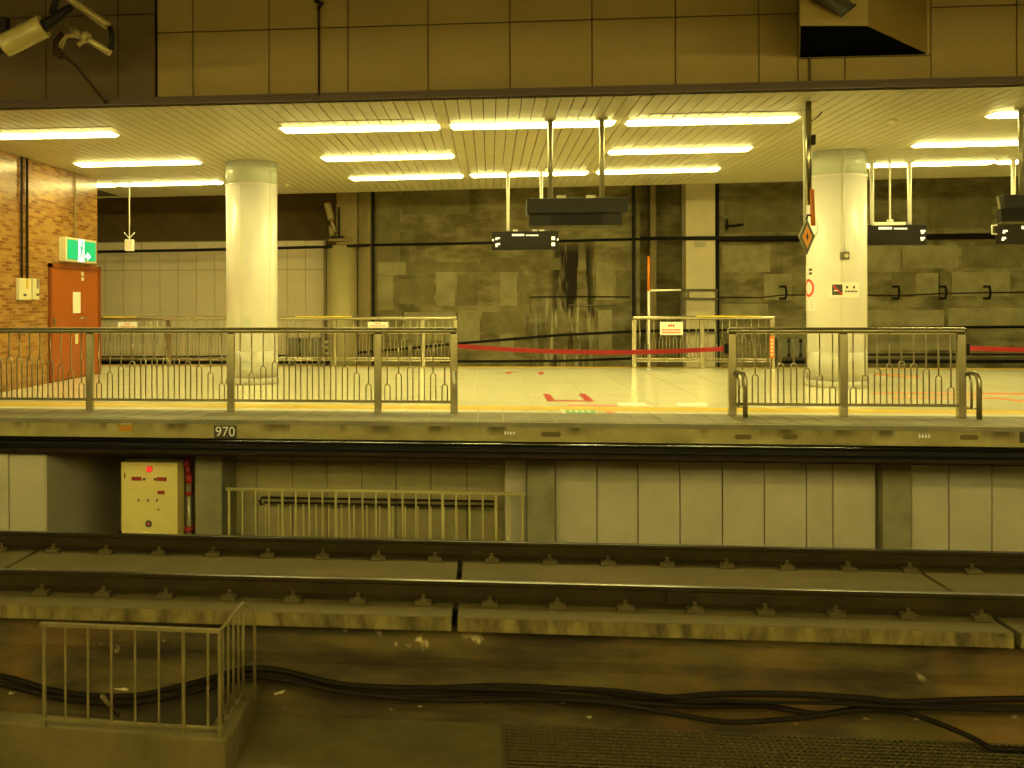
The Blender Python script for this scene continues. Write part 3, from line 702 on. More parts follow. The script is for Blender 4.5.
# --- red barrier tapes
def tape(p0, p1, sag, label, wdt=.055):
    mb = MB(); n = 24; pts = []
    for i in range(n + 1):
        t = i / n; p = p0.lerp(p1, t); p.z -= sag * 4 * t * (1 - t); pts.append(p)
    for a, b in zip(pts[:-1], pts[1:]):
        mb.prism([a + Vector((0, -.002, -wdt / 2)), a + Vector((0, .002, -wdt / 2)), a + Vector((0, .002, wdt / 2)), a + Vector((0, -.002, wdt / 2))], b - a)
    return solo('barrier_tape', mb, 'red', label, 'barrier tape')
tape(Vector((fx(458), YF, PY(458, 346, YF).z)), Vector((fx(727.5), YF, PY(727, 348.5, YF).z)), .06, 'red barrier tape sagging across the gap between the two front railings')
tape(Vector((fx(966), YF, PY(966, 348, YF).z)), Vector((fx(1240), YF, PY(966, 348, YF).z)), .03, 'red barrier tape running off from the short front railing')
for u, s in ((727, -1), (966, 1)):
    x = fx(u); z = PY(u, 348.5, YF).z
    solo('tape_clip', MB().box(x - .02 + .012 * s, x + .02 + .012 * s, YF - .03, YF + .03, z - .06, z + .06), 'black', 'black clip holding the tape on the short railing, %s' % ('on the gap side' if s < 0 else 'on the column side'), 'clip', bevel=.006)

# --- floor markings
def mark(name, pts, m, label, z=.0035, grp=None):
    mb = MB(); 
    for poly in pts: mb.prism([Vector((p.x, p.y, .0002)) for p in [PZ(u, v, 0) for u, v in poly]], (0, 0, z))
    return solo(name, mb, m, label, 'floor marking', grp)
mark('floor_marking', [[(543, 394), (549, 394), (556, 401.5), (547.5, 401.5)], [(578.5, 394), (585, 394), (594.5, 401.5), (586, 401.5)], [(556, 400.3), (586, 400.6), (587, 401.6), (555, 401.4)]], 'redmark', 'red U-shaped queue marking on the floor near the yellow line')
mark('floor_marking', [[(507.5, 371.8), (512, 371.8), (511, 374), (505.5, 374)], [(538, 372), (543, 372), (544, 374.2), (538, 374.2)]], 'redmark', 'pair of small red queue marks on the floor near the rear edge')
mark('floor_sticker', [[(565, 410), (594, 410), (596, 413.5), (566, 413.2)]], 'green', 'green and white sticker on the light tiles of the platform edge')
mark('floor_sticker_print', [[(569 + 6 * k, 410.8), (572 + 6 * k, 410.8), (572.5 + 6 * k, 412.4), (569.5 + 6 * k, 412.4)] for k in range(4)], 'white', 'white print on the green sticker', z=.005)
mark('floor_sticker', [[(560, 409.6), (565, 409.6), (566, 413.4), (562, 413.2)]], 'white', 'white end of the sticker on the light tiles')
mark('floor_sticker', [[(604, 412.2), (610, 411.6), (616, 412.5), (610, 413.4)]], 'pink', 'pink arrow sticker on the light tiles')
mark('floor_sticker', [[(567, 404.4), (616, 404.8), (616, 406.4), (567, 405.8)]], 'pink', 'long faded pink strip on the yellow line')
mark('floor_marking', [[(617, 403), (644, 403), (648, 405.7), (619, 405.7)]], 'white', 'white rectangle worn into the floor by the yellow line, beside the pink strip')
mark('floor_marking', [[(675, 403.2), (705, 403.2), (709, 406), (678, 406)]], 'white', 'white rectangle worn into the floor by the yellow line, beside the short railing')
mark('floor_line', [[(872, 392.5), (1018, 393.2), (1030, 394.4), (1030, 395.4), (1015, 394.4), (872, 393.6)]], 'orange', 'thin orange line along the floor beyond the short railing, rear one')
mark('floor_line', [[(890, 397.3), (1000, 397.8), (1026, 401.2), (1026, 402.4), (998, 398.9), (890, 398.3)]], 'orange', 'thin orange line along the floor beyond the short railing, bent front one')
mark('floor_line', [[(873, 373.5), (880, 373.8), (922, 377), (921, 378), (873, 374.8)]], 'orange', 'thin slanted orange line on the floor behind the column')

# --- hung signs
def marks(parent, rects, y, m='white_glow', d=.004, name='characters'):
    mb = MB()
    for u0, v0, u1, v1 in rects:
        a, b = PY(u0, v0, y), PY(u1, v1, y); mb.box(a.x, b.x, y - d, y, b.z, a.z)
    return part(name, mb, m, parent)
def vbox(mb, u0, v0, u1, v1, y, dep):
    a, b = PY(u0, v0, y), PY(u1, v1, y); return mb.box(a.x, b.x, y, y + dep, b.z, a.z)
def pole(parent, u, vb, y, m='white', r=.028, zt=ZC):
    p = PY(u, vb, y); part('hanging_pole', MB().cyl((p.x, y, p.z), (p.x, y, zt), r, 12), m, parent)
    part('flange', MB().cyl((p.x, y, zt - .02), (p.x, y, zt), r * 2.2, 14), m, parent)
# departure board A
Y1 = hit_row(2, 525).y - .35
a = PY(525, 249, Y1); s1 = thing('platform_sign', 'narrow black hanging sign on two white poles in front of the streaked wall', 'sign', (a.x, Y1, a.z))
part('board', vbox(MB(), 492, 231.5, 558.5, 249.5, Y1 - .06, .12), 'darkgrey', s1, .008)
pole(s1, 508, 231, Y1); pole(s1, 541.5, 231, Y1)
marks(s1, [(512 + k * 2.1, 234, 513.7 + k * 2.1, 236) for k in range(6)] + [(526 + k * 1.4, 234.6, 527 + k * 1.4, 236) for k in range(9)], Y1 - .06)
marks(s1, [(495.5, 237.5, 497.5, 240), (497.5, 237.3, 500, 239), (495.5, 243.5, 497.5, 247), (497.5, 243, 500, 245), (551.5, 236.5, 555, 240), (551.5, 242.5, 555, 246), (492.2, 239, 494, 241), (557, 238.5, 558.5, 240.5)], Y1 - .06, name='arrow_marks')
for u in (515.5, 535, 542): part('lug', vbox(MB(), u - 2.5, 229.5, u + 2.5, 231.6, Y1 - .03, .06), 'white', s1)
# large dark double sign, near the platform edge
Y2 = ry[0] - .3
a = PY(576, 228, Y2); s2 = thing('hanging_display', 'wide dark double-decked display hung from two grey poles over the platform edge', 'sign', (a.x, Y2, a.z))
part('hood', vbox(MB(), 527, 198.5, 628, 212.5, Y2 - .22, .40), 'darkgrey2', s2, .012)
part('screen_case', vbox(MB(), 529, 213, 622, 227.5, Y2 - .10, .22), 'darkgrey2', s2, .008)
part('screen', vbox(MB(), 551, 214, 602, 225, Y2 - .104, .01), 'darkgrey', s2)
part('lower_trim', vbox(MB(), 528.5, 225.8, 622.5, 227.6, Y2 - .125, .03), 'oldrail', s2); part('side_trim', vbox(MB(), 528.3, 214, 529.6, 227, Y2 - .12, .03), 'oldrail', s2)
pole(s2, 550.5, 199, Y2, 'pipe_grey', .034); pole(s2, 602, 199, Y2, 'pipe_grey', .034)
for u in (561.5, 591): part('lug', vbox(MB(), u - 4.5, 195, u + 4.5, 198.6, Y2 - .15, .06), 'cream', s2)
# sign behind the right column
Y3 = hit_row(2, 895).y - .3
a = PY(897, 244, Y3); s3 = thing('platform_sign', 'narrow black hanging sign half hidden by the no smoking column', 'sign', (a.x, Y3, a.z))
part('board', vbox(MB(), 861, 225, 927, 244.5, Y3 - .06, .12), 'darkgrey', s3, .008)
pole(s3, 872, 225, Y3, 'white', .034); pole(s3, 909.5, 225, Y3, 'white', .034)
marks(s3, [(878.5 + k * 2.3, 227, 880.4 + k * 2.3, 229.4) for k in range(6)] + [(894 + k * 1.5, 227.8, 895.1 + k * 1.5, 229.4) for k in range(9)], Y3 - .06)
marks(s3, [(920.5, 230, 925.5, 232), (921, 232.2, 924, 233.8), (920.5, 237, 925, 239), (920.8, 239, 923.5, 240.6)], Y3 - .06, name='arrow_marks')
a = PY(890, 224, Y3 - .45); ps2 = thing('pendant_bar', 'thin white rod with a flat foot hanging just in front of the half hidden sign', 'pendant', (a.x, Y3 - .45, a.z))
part('rod', MB().cyl((a.x, Y3 - .45, a.z + .03), (a.x, Y3 - .45, ZC), .016, 10), 'white', ps2); part('foot', MB().box(a.x - .28, a.x + .24, Y3 - .49, Y3 - .41, a.z - .02, a.z + .03), 'white', ps2, .008)
part('collar', MB().cyl((a.x, Y3 - .45, a.z + .03), (a.x, Y3 - .45, a.z + .075), .05, 12), 'white', ps2)
# sign at the right: display over board
Y3 = hit_row(2, 1040).y - .4
a = PY(1030, 243, Y3); s4 = thing('platform_sign', 'narrow black hanging sign with a bracket handle on its end', 'sign', (a.x, Y3, a.z))
part('board', vbox(MB(), 999, 224, 1068, 243.5, Y3 - .06, .12), 'darkgrey', s4, .008)
pole(s4, 1013.5, 224, Y3, 'white', .034); pole(s4, 1050, 224, Y3, 'white', .034)
marks(s4, [(1003, 230, 1007.5, 231.8), (1002.5, 232, 1005, 233.4), (1002, 237, 1006, 239), (1001.5, 239, 1004, 240.6), (1021.5, 226, 1024.5, 229)], Y3 - .06)
hb = MB(); pts = [PY(u, v, Y3) for u, v in ((1000, 225), (992, 225.5), (992, 234), (999.5, 234))]
part('end_bracket', hb.tube([(p.x, Y3, p.z) for p in pts], .012, 8), 'white', s4)
Y4 = hit_row(0, 1040).y - .35
a = PY(1030, 222, Y4); s5 = thing('hanging_display', 'dark tilted display case hung above the bracketed sign', 'sign', (a.x, Y4, a.z))
pt = [PY(u, v, Y4) for u, v in ((1002, 222.5), (997, 196.5), (1004, 194))]
xr5 = PY(1078, 200, Y4).x
part('hood', vbox(MB(), 1004, 194.5, 1078, 208, Y4 - .06, .14), 'darkgrey2', s5, .01)
part('screen_case', vbox(MB(), 1001.5, 208.5, 1078, 222, Y4 - .05, .12), 'darkgrey', s5, .008)
part('end_plate', MB().prism([pt[0], pt[0] + Vector((.02, 0, 0)), pt[1] + Vector((.02, 0, 0)), pt[1]], (0, .02, 0)), 'pipe_grey', s5)
part('lower_trim', vbox(MB(), 1001, 221.5, 1078, 223.2, Y4 - .12, .03), 'oldrail', s5)
pole(s5, 1021.5, 195, Y4, 'pipe_grey', .034); pole(s5, 1062, 195, Y4, 'pipe_grey', .034)
# small pendant by the brick wall
Y5 = hit_row(2, 130).y - .35
a = PY(129.5, 251, Y5); pd = thing('pendant_speaker', 'small white box hanging on a thin rod beside the brick wall end', 'speaker', (a.x, Y5, a.z))
b = PY(129.5, 239.5, Y5)
part('case', MB().box(a.x - .075, a.x + .075, Y5 - .07, Y5 + .07, a.z, b.z), 'white', pd, .012)
part('rod', MB().cyl((a.x, Y5, b.z), (a.x, Y5, ZC), .013, 8), 'white', pd)
for s in (-1, 1): part('stay_wire', MB().tube([(a.x, Y5, b.z + .02), (a.x + s * .11, Y5, b.z + .14)], .007, 6), 'white', pd)
# diamond sign on a pole
Y6 = 11.75
a = PY(808, 225, Y6); dm = thing('diamond_sign', 'orange diamond sign in a grey frame at the end of a hanging pole', 'sign', (a.x, Y6, PY(807, 256, Y6).z))
part('pole', MB().cyl((a.x + .01, Y6, PY(808, 205, Y6).z), (a.x + .01, Y6, ZC), .034, 12), 'steel', dm)
part('orange_sleeve', MB().tube([(a.x + .035, Y6 - .035, PY(808, 190, Y6).z), (a.x + .045, Y6 - .035, PY(808, 226, Y6).z)], .026, 10), 'orange', dm)
part('white_rod', MB().cyl((a.x - .025, Y6 + .03, PY(808, 222, Y6).z), (a.x - .025, Y6 + .03, ZC), .018, 10), 'white', dm)
cc = PY(805.8, 237, Y6 - .05)
def rhomb(w_, h_, y, d):
    return MB().prism([(cc.x - w_, y, cc.z), (cc.x, y, cc.z - h_), (cc.x + w_, y, cc.z), (cc.x, y, cc.z + h_)], (0, d, 0))
part('frame', rhomb(.088, .21, Y6 - .10, .05), 'grey', dm); part('face', rhomb(.056, .135, Y6 - .106, .01), 'diamond', dm)
part('symbol', rhomb(.014, .05, Y6 - .109, .006), 'ink', dm)
part('hanger', MB().tube([(cc.x, Y6 - .08, cc.z + .2), (cc.x + .02, Y6 - .06, cc.z + .26), (a.x + .035, Y6 - .03, cc.z + .25)], .012, 8), 'black', dm)
part('loop_wire', MB().tube([(cc.x + .08, Y6 - .08, cc.z - .02), (a.x + .09, Y6 - .05, cc.z + .06), (a.x + .085, Y6 - .02, cc.z + .2), (a.x + .05, Y6, cc.z + .3)], .006, 6), 'white', dm)
part('ceiling_wire', MB().tube([PZ(810, 122, ZC - .1), PZ(818, 117, ZC - .05), PZ(822, 112, ZC - .01)], .008, 6), 'cable', dm)
a1 = PY(813.5, 140, Y6); part('junction_box', MB().box(a.x + .045, a.x + .085, Y6 - .03, Y6 + .03, a1.z - .06, a1.z + .06), 'black', dm, .01)

# --- exit sign
e0, e1 = WX(66.5, 240, XW + .15), WX(97, 263, XW + .15)
ex = thing('exit_sign', 'lit green emergency exit sign above the orange door', 'exit sign', (XW, (e0.y + e1.y) / 2, WX(80, 263).z))
zt2, zb2 = WX(66, 236.5, XW + .15).z, WX(66, 261, XW + .15).z
part('case', MB().box(XW, XW + .14, e0.y, e1.y, zb2, zt2), 'cream', ex, .012)
fy0, fy1 = e0.y + .05, e1.y - .05
fa = part('lit_face', MB().box(XW + .14, XW + .148, fy0, fy1, zb2 + .04, zt2 - .04), 'exit_green', ex)
yc_ = (fy0 + fy1) / 2 - .03; zc_ = (zb2 + zt2) / 2
pc = MB(); X_ = XW + .1485
def pb_(pts): pc.prism([(X_, yc_ + a, zc_ + b) for a, b in pts], (.003, 0, 0))
pb_([(-.13, -.2), (-.13, .2), (.11, .2), (.11, -.2)])
part('doorway', pc, 'exit_white', fa)
pc = MB(); X_ = XW + .152
for pts in ([(.14, -.12), (.34, -.12), (.34, -.07), (.14, -.07)], [(.24, -.17), (.40, -.095), (.24, -.02)]): pb_(pts)
part('arrow', pc, 'exit_white', fa)
pc = MB(); X_ = XW + .1525
n = 12; pb_([(.02 + .035 * math.cos(2 * math.pi * k / n), .13 + .035 * math.sin(2 * math.pi * k / n)) for k in range(n)])
for A, B, w_ in (((.01, .09), (-.02, -.02), .06), ((.01, .07), (.07, .02), .025), ((-.01, .07), (-.07, .05), .025), ((-.02, -.02), (.04, -.08), .03), ((.04, -.08), (.03, -.16), .03), ((-.02, -.02), (-.05, -.1), .03), ((-.05, -.1), (-.11, -.12), .03)):
    A, B = Vector((*A, 0)), Vector((*B, 0)); d = (B - A).normalized(); pr = Vector((-d.y, d.x, 0)) * w_ / 2
    pb_([(q_.x, q_.y) for q_ in (A - pr, B - pr, B + pr, A + pr)])
part('running_figure', pc, 'exit_green', fa)
a = WX(75, 183); part('feed_conduit', MB().cyl((XW + .02, WX(74, 200).y, zt2), (XW + .02, WX(74, 200).y, ZC - .01), .014, 8), 'backpil', ex)
# electric boxes with conduits
for (u0, v0, u1, v1, uc, lab) in ((18.5, 278, 31.5, 300, (20, 25.5), 'cream switchgear box under two dark conduits on the brick wall'), (32.5, 278.5, 39.5, 299.5, (), 'narrow cream box on the brick wall beside the switchgear box')):
    a, b = WX(u0 + (1.5 if uc else .6), v0, XW + .07), WX(u1, v1, XW + .07)
    eb = thing('electrical_box', lab, 'electrical box', (XW, (a.y + b.y) / 2, b.z))
    part('case', MB().box(XW, XW + .07, a.y, b.y, b.z, a.z), 'cream', eb, .01)
    part('cover', MB().box(XW + .07, XW + .077, a.y + .04, b.y - .04, b.z + .04, a.z - .04), 'cream', eb)
    part('name_plate', MB().box(XW + .077, XW + .079, a.y + .1, a.y + .2, b.z + .06, b.z + .1), 'ink', eb)
    part('label_strip', MB().box(XW + .077, XW + .079, (a.y + b.y) / 2, (a.y + b.y) / 2 + .07, b.z + .18, b.z + .34), 'yellow' if uc else 'grey', eb)
    for u in uc:
        y = WX(u, 230).y; part('conduit', MB().cyl((XW + .03, y, a.z), (XW + .03, y, ZC - .01), .022, 8), 'rust', eb)

# --- rear zone objects
def bigtube(name, pts, y, r, m, label, cat='pipe', n=8):
    return solo(name, MB().tube([(lambda p: (p.x, y, p.z))(PY(u, v, y)) for u, v in pts], r, n), m, label, cat)
a = PY(342, 300, 23.4)
rc = thing('rear_column', 'round tan column behind the rear track with a square upper part', 'column', (a.x, 23.4, -1.6))
rad = (PY(357, 300, 23.4).x - PY(327, 300, 23.4).x) / 2
part('shaft', MB().cyl((a.x, 23.4, -1.6), (a.x, 23.4, PY(342, 246, 23.4).z), rad, 28), 'backcol', rc)
part('upper_block', vbox(MB(), 336, 150, 357, 246.5, 23.2, .6), 'backpil', rc, .01)
part('collar', MB().cyl((a.x, 23.4, PY(342, 242, 23.4).z), (a.x, 23.4, PY(342, 239, 23.4).z), rad * .98, 28), 'backpil', rc)
struct('pilaster_back_1', vbox(MB(), 357.3, 120, 371, 460, 23.6, .5), 'backpil', 'tan pilaster beside the rear column', .01)
solo('downpipe', vbox(MB(), 371.4, 130, 374.6, 395, 23.9, .09), 'black', 'dark vertical channel beside the tan pilaster', 'pipe', bevel=.006)
solo('downpipe', vbox(MB(), 376, 130, 377.4, 395, 23.93, .05), 'backpil', 'thin vertical strip beside the dark channel', 'pipe')
struct('pilaster_back_2', vbox(MB(), 685.5, 110, 716, 460, 23.5, .5), 'palepil', 'pale square pillar on the rear concrete wall', .012)
solo('downpipe', vbox(MB(), 716.6, 120, 719.8, 395, 23.85, .12), 'black', 'dark vertical pipe beside the pale square pillar', 'pipe', bevel=.01)
solo('downpipe', vbox(MB(), 632.5, 120, 636, 395, 23.8, .15), 'black', 'dark vertical pipe beside the orange and white pole', 'pipe', bevel=.01)
struct('pilaster_back_3', vbox(MB(), 650, 110, 657, 460, 24.3, .4), 'backpil', 'narrow strip in the dark niche', .01)
solo('pillar_plate', vbox(MB(), 695, 241.5, 706, 247, 23.49, .02), 'pipe_grey', 'small grey double plate on the pale square pillar', 'plate')
# insulator near the rear column
ia, ib = PY(327, 203, 23.0), PY(331, 219, 23.0)
def insulator(name, p0, p1, r, label, n=9):
    t = thing(name, label, 'insulator', p1); path = []; rr = []
    for i in range(n * 2 + 1):
        k = i / (n * 2); path.append(p0.lerp(p1, k)); rr.append(r if i % 2 else r * .93)
    part('ribbed_body', MB().tube(path, rr, 16), 'insul', t); return t
i1 = insulator('insulator', ia, ib, .085, 'cream insulator leaning in front of the rear column', 7)
part('end_rod', MB().tube([ib, PY(332, 224, 23.0), PY(336, 232, 23.0)], .04, 8), 'bracket', i1); part('arm', MB().tube([PY(326, 203, 23.0), PY(319, 211, 23.0)], .02, 6), 'black', i1)
part('bracket', MB().tube([PY(339, 207, 23.0), PY(339, 235, 23.0), PY(341, 237, 23.0)], .025, 8), 'black', i1); part('foot_plate', vbox(MB(), 332, 236, 343, 238, 22.95, .3), 'black', i1)
part('socket', MB().tube([PY(331, 226, 23.0), PY(332, 236, 23.0)], .07, 10), 'backpil', i1)
# cables and pipes on the rear walls
bigtube('wall_pipe', [(60, 252.5), (200, 250), (330, 246.8), (371, 245)], 23.1, .035, 'black', 'thick black cable along the pale rear panels')
bigtube('wall_pipe', [(372, 245), (480, 243), (640, 239)], 23.9, .03, 'black', 'dark cable across the upper streaked concrete wall')
bigtube('wall_pipe', [(640, 238.5), (760, 238), (1060, 234)], 23.4, .045, 'black', 'thick black cable passing the pale square pillar')
bigtube('wall_pipe', [(718, 240.5), (800, 240), (1060, 236.5)], 23.88, .035, 'rust', 'brown cable just under the thick black cable')
bigtube('wall_cable', [(330, 355), (400, 349), (457, 343.5), (560, 335), (640, 331), (720, 330), (810, 328.5), (1060, 326.5)], 23.35, .032, 'black', 'black cable rising along the lower rear wall')
bigtube('wall_cable', [(80, 357), (200, 356.5), (330, 355)], 23.6, .022, 'black', 'thin cable low on the pale rear panels')
bigtube('wall_pipe', [(60, 362.5), (330, 361.5)], 22.6, .05, 'black', 'thick black pipe at the foot of the pale rear panels')
bigtube('wall_pipe', [(440, 361.5), (560, 361), (632, 358.5)], 22.9, .03, 'black', 'black hose at the foot of the streaked concrete wall')
for k, (v, r) in enumerate(((354.5, .025), (358, .03), (361.5, .04))):
    bigtube('wall_pipe', [(775, v + .5), (900, v), (1060, v)], 22.9, r, ('rust', 'grey', 'black')[k], ('brown', 'grey', 'black')[k] + ' pipe at the foot of the concrete wall behind the short railing')
bigtube('wall_cable', [(718, 297), (760, 297.5), (783, 295), (840, 294.5), (896, 295.5), (943, 293.5), (987, 292.5), (1060, 292)], 23.93, .012, 'rust', 'thin cable strung through the wall brackets')
bigtube('wall_cable', [(530, 297), (575, 296.5), (630, 297)], 23.95, .014, 'black', 'thin dark conduit across the streaks')
bigtube('wall_rod', [(568, 305), (588, 305.5), (616, 305)], 23.93, .012, 'pipe_grey', 'short pale rod under the dark conduit on the streaked wall', 'rod')
for u, lab in ((783, 'beside the column edge'), (896, 'beside the patched concrete'), (943, 'between two others'), (987, 'near the end of the thin cable')):
    v = 292.5
    pts = [PY(u - 3, v - 6, 23.97), PY(u + 2.5, v - 6, 23.75), PY(u + 3.5, v, 23.72), PY(u + 2.5, v + 6, 23.75), PY(u - 3, v + 6, 23.97)]
    solo('cable_bracket', MB().tube(pts, .027, 8), 'black', 'black C-shaped cable bracket on the concrete wall, ' + lab, 'bracket')
solo('cable_clamp', MB().tube([PY(725, 226, 23.98), PY(733, 226, 23.93), PY(743, 224.5, 23.98)], .03, 8).tube([PY(727, 219, 23.9), PY(727, 230, 23.9)], .025, 6), 'black', 'dark clamp on the concrete wall above the thick cable', 'clamp')
# orange and white pole with a barrier arm
Yg = YB + .35
a = PY(649, 367, Yg); po = thing('marker_pole', 'white pole with an orange upper half behind the short rear railing', 'pole', (a.x, Yg, -1.6))
zo = PY(649, 291, Yg).z
part('white_half', MB().cyl((a.x, Yg, -1.6), (a.x, Yg, zo), .028, 12), 'white', po); part('orange_half', MB().cyl((a.x, Yg, zo), (a.x, Yg, PY(649, 256, Yg).z), .028, 12), 'orange', po)
part('arm', MB().cyl((a.x, Yg, PY(649, 290.5, Yg).z), (PY(681, 290, Yg).x, Yg, PY(681, 290, Yg).z), .02, 10), 'white', po)
fg = thing('pipe_frame', 'grey double pipe frame across the pale square pillar', 'frame', (PY(700, 300, 22.9).x, 22.9, -1.6))
for v in (290.3, 299): part('pipe', MB().tube([PY(680, v, 22.9), PY(718, v, 22.9)], .03, 8), 'grey', fg)
for u in (681.5, 688, 716): part('upright', MB().tube([PY(u, 290, 22.9), (PY(u, 290, 22.9).x, 22.9, PY(u, 299, 22.9).z if u == 688 else -1.6)], .028, 8), 'grey', fg)
# grey equipment boxes behind the railings
Yq = 21.6
def eqbox(us, v0, v1, label):
    a = PY(us[0], v1, Yq); t = thing('trackside_box', label, 'equipment box', ((PY(us[0], v1, Yq).x + PY(us[-1], v1, Yq).x) / 2, Yq, -1.6))
    for u0, u1 in zip(us[:-1], us[1:]):
        part('case', vbox(MB(), u0 + .5, v0, u1 - .5, v1, Yq, .3), 'grey', t, .01)
    for u in us[1:-1]: part('hinge', vbox(MB(), u - 1.3, v0 + 1, u + 1.3, v0 + 4, Yq - .03, .05), 'black', t); part('hinge', vbox(MB(), u - 1.3, v1 - 4, u + 1.3, v1 - .5, Yq - .03, .05), 'black', t)
    for u in (us[0] + 3, us[-1] - 3):
        p = PY(u, v1, Yq); part('leg', MB().box(p.x - .04, p.x + .04, Yq + .1, Yq + .2, -1.6, p.z + .02), 'grey', t)
eqbox([288, 299, 310, 321], 338, 357, 'row of three grey boxes behind the long rear railing')
eqbox([777, 789, 801, 813], 338.5, 357.5, 'row of grey boxes behind the short railing beside the column')
vp = thing('valve_cluster', 'dark valve cluster beside the three grey boxes', 'valve', (PY(326, 350, Yq).x, Yq, -1.6))
part('stem', MB().cyl((PY(326, 350, Yq).x, Yq + .1, -1.6), (PY(326, 350, Yq).x, Yq + .1, PY(326, 341, Yq).z), .03, 8), 'black', vp)
for v in (343, 348, 354): part('valve_wheel', MB().cyl((PY(323, v, Yq).x, Yq + .05, PY(323, v, Yq).z), (PY(329.5, v, Yq).x, Yq + .05, PY(329.5, v, Yq).z), .05, 10), 'pipe_grey', vp)
ob = thing('marker_post', 'orange plate with white letters on a post at the end of the rear railing', 'sign', (PY(772, 360, YB - .08).x, YB - .08, 0.001))
part('plate', vbox(MB(), 769.8, 336, 774.2, 358.5, YB - .1, .02), 'orange', ob)
part('post', MB().box(PY(771, 358, YB).x, PY(773, 358, YB).x, YB - .08, YB - .05, 0.001, PY(772, 336, YB).z), 'steel', ob)
lt = MB()
for k in range(5): vbox(lt, 770.8, 339 + k * 3.6, 773.2, 341.2 + k * 3.6, YB - .104, .004)
part('lettering', lt, 'cream', ob)

# --- under-platform pipes just below the lip
def long(name, y, z, r, m, label): 
    return solo(name, MB().cyl((-13, y, z), (15, y, z), r, 12), m, label, 'pipe')
bm_ = struct('platform_beam', MB().box(-14, 16, YE + .12, YE + .26, -.455, -.226), 'black', 'dark beam under the platform lip', .01)
long('under_lip_pipe', YE + .06, -.262, .022, 'black_gloss', 'glossy black pipe right under the platform lip')
long('under_lip_pipe', YE + .085, -.345, .024, 'black', 'dull black pipe second below the platform lip')
long('under_lip_pipe', YE + .09, -.415, .020, 'rust', 'brown pipe third below the platform lip')

# --- plates on the platform edge
def plate(name, u0, v0, u1, v1, m, label, cat='sign', dep=.012):
    a, b = PY(u0, v0, YE), PY(u1, v1, YE); t = thing(name, label, cat, ((a.x + b.x) / 2, YE, b.z))
    part('plate', MB().box(a.x, b.x, YE + .010 - dep, YE + .010, b.z, a.z), m, t); return t, (a + b) / 2, dep
t, c, d = plate('number_plate', 214, 425.5, 236.5, 438.5, 'ink', 'black plate reading 970 on the platform edge')
text('digits', '970', 'white', t, (c.x, YE + .010 - d - .002, c.z), .115)
a, b = PY(1020, 430, YE), PY(1034, 443, YE); solo('number_plate', MB().box(a.x, b.x, YE - .002, YE + .010, b.z, a.z), 'ink', 'black number plate on the platform edge past the oval slots', 'sign', bevel=.003)
t, c, d = plate('edge_label', 118, 424.5, 133, 432, 'worn_yellow', 'worn yellow label on the platform edge', 'label')
lt = MB()
for k in range(3): lt.box(c.x - .06 + .045 * k, c.x - .03 + .045 * k, YE - .005, YE - .001, c.z - .025, c.z + .025)
part('lettering', lt, 'orange', t)
def smallnum(u0, v0, u1, v1, label):
    t, c, d = plate('edge_label', u0, v0, u1, v1, 'edge_tile', label, 'label', .006); mb = MB(); a = PY(u0, v0, YE); b = PY(u1, v1, YE); w_ = (b.x - a.x) / 4
    for k in range(4):
        mb.box(a.x + w_ * (k + .15), a.x + w_ * (k + .5), YE + .001, YE + .004, b.z + .005 * (k % 2), a.z - .008); mb.box(a.x + w_ * (k + .5), a.x + w_ * (k + .85), YE + .001, YE + .004, b.z + .01, b.z + .03)
    part('lettering', mb, 'white', t)
smallnum(121, 421.5, 132, 425, 'small white figures above the yellow label')
smallnum(504, 430.5, 515.5, 435, 'small white figures on the platform edge beside the oval slot')
smallnum(918.5, 433, 931, 438.5, 'small white figures on the platform edge under the short railing')
for u0, u1, v, lab in ((541, 561, 434.5, 'dark oval slot in the platform edge below the red floor marking'), (783, 798, 437, 'dark oval slot in the platform edge below the column'), (960, 979, 437.5, 'dark oval slot in the platform edge below the railing end'), (735, 752, 437, 'faint dark slot in the platform edge below the looped handle')):
    a, b = PY(u0, v - 2.6, YE), PY(u1, v + 2.6, YE); h_ = (a.z - b.z) / 2; zc2 = (a.z + b.z) / 2; mb = MB(); n = 8
    pts = [(a.x + h_ - h_ * math.sin(math.pi * k / n), YE + .006, zc2 + h_ * math.cos(math.pi * k / n)) for k in range(n + 1)] + [(b.x - h_ + h_ * math.sin(math.pi * k / n), YE + .006, zc2 - h_ * math.cos(math.pi * k / n)) for k in range(n + 1)]
    solo('edge_slot', mb.prism(pts, (0, .006, 0)), 'slot', lab, 'slot')

# --- yellow cabinet and red valves
Yc = 11.85
a, b = PY(121, 462, Yc), PY(177.5, 531, Yc)
cb = thing('relay_cabinet', 'yellow metal cabinet with a glowing red lamp under the platform', 'cabinet', ((a.x + b.x) / 2, Yc + .25, ZU))
part('body', MB().box(a.x, b.x, Yc, Yc + .28, ZU, a.z), 'cabinet', cb, .008)
zsp = PY(150, 488, Yc).z
ud = part('upper_door', MB().box(a.x + .04, b.x - .03, Yc - .012, Yc, zsp + .008, a.z - .03), 'cabinet', cb, .003)
ld = part('lower_door', MB().box(a.x + .04, b.x - .03, Yc - .012, Yc, ZU + .06, zsp - .008), 'cabinet', cb, .003)
lp = PY(150, 469, Yc)
part('lamp_base', MB().cyl((lp.x, Yc - .02, lp.z), (lp.x, Yc - .01, lp.z), .042, 16), 'redpaint', ud)
part('red_lamp', MB().ball((lp.x, Yc - .03, lp.z), .034, 8), 'redlamp', ud)
marks_r = lambda rects, m, par, nm: [part(nm, (lambda A, B: MB().box(A.x, B.x, Yc - .017, Yc - .012, B.z, A.z))(PY(r[0], r[1], Yc), PY(r[2], r[3], Yc)), m, par) for r in rects]
marks_r([(132, 476.5, 142, 480.5), (157, 477, 167, 481)], 'redpaint', ud, 'red_label')
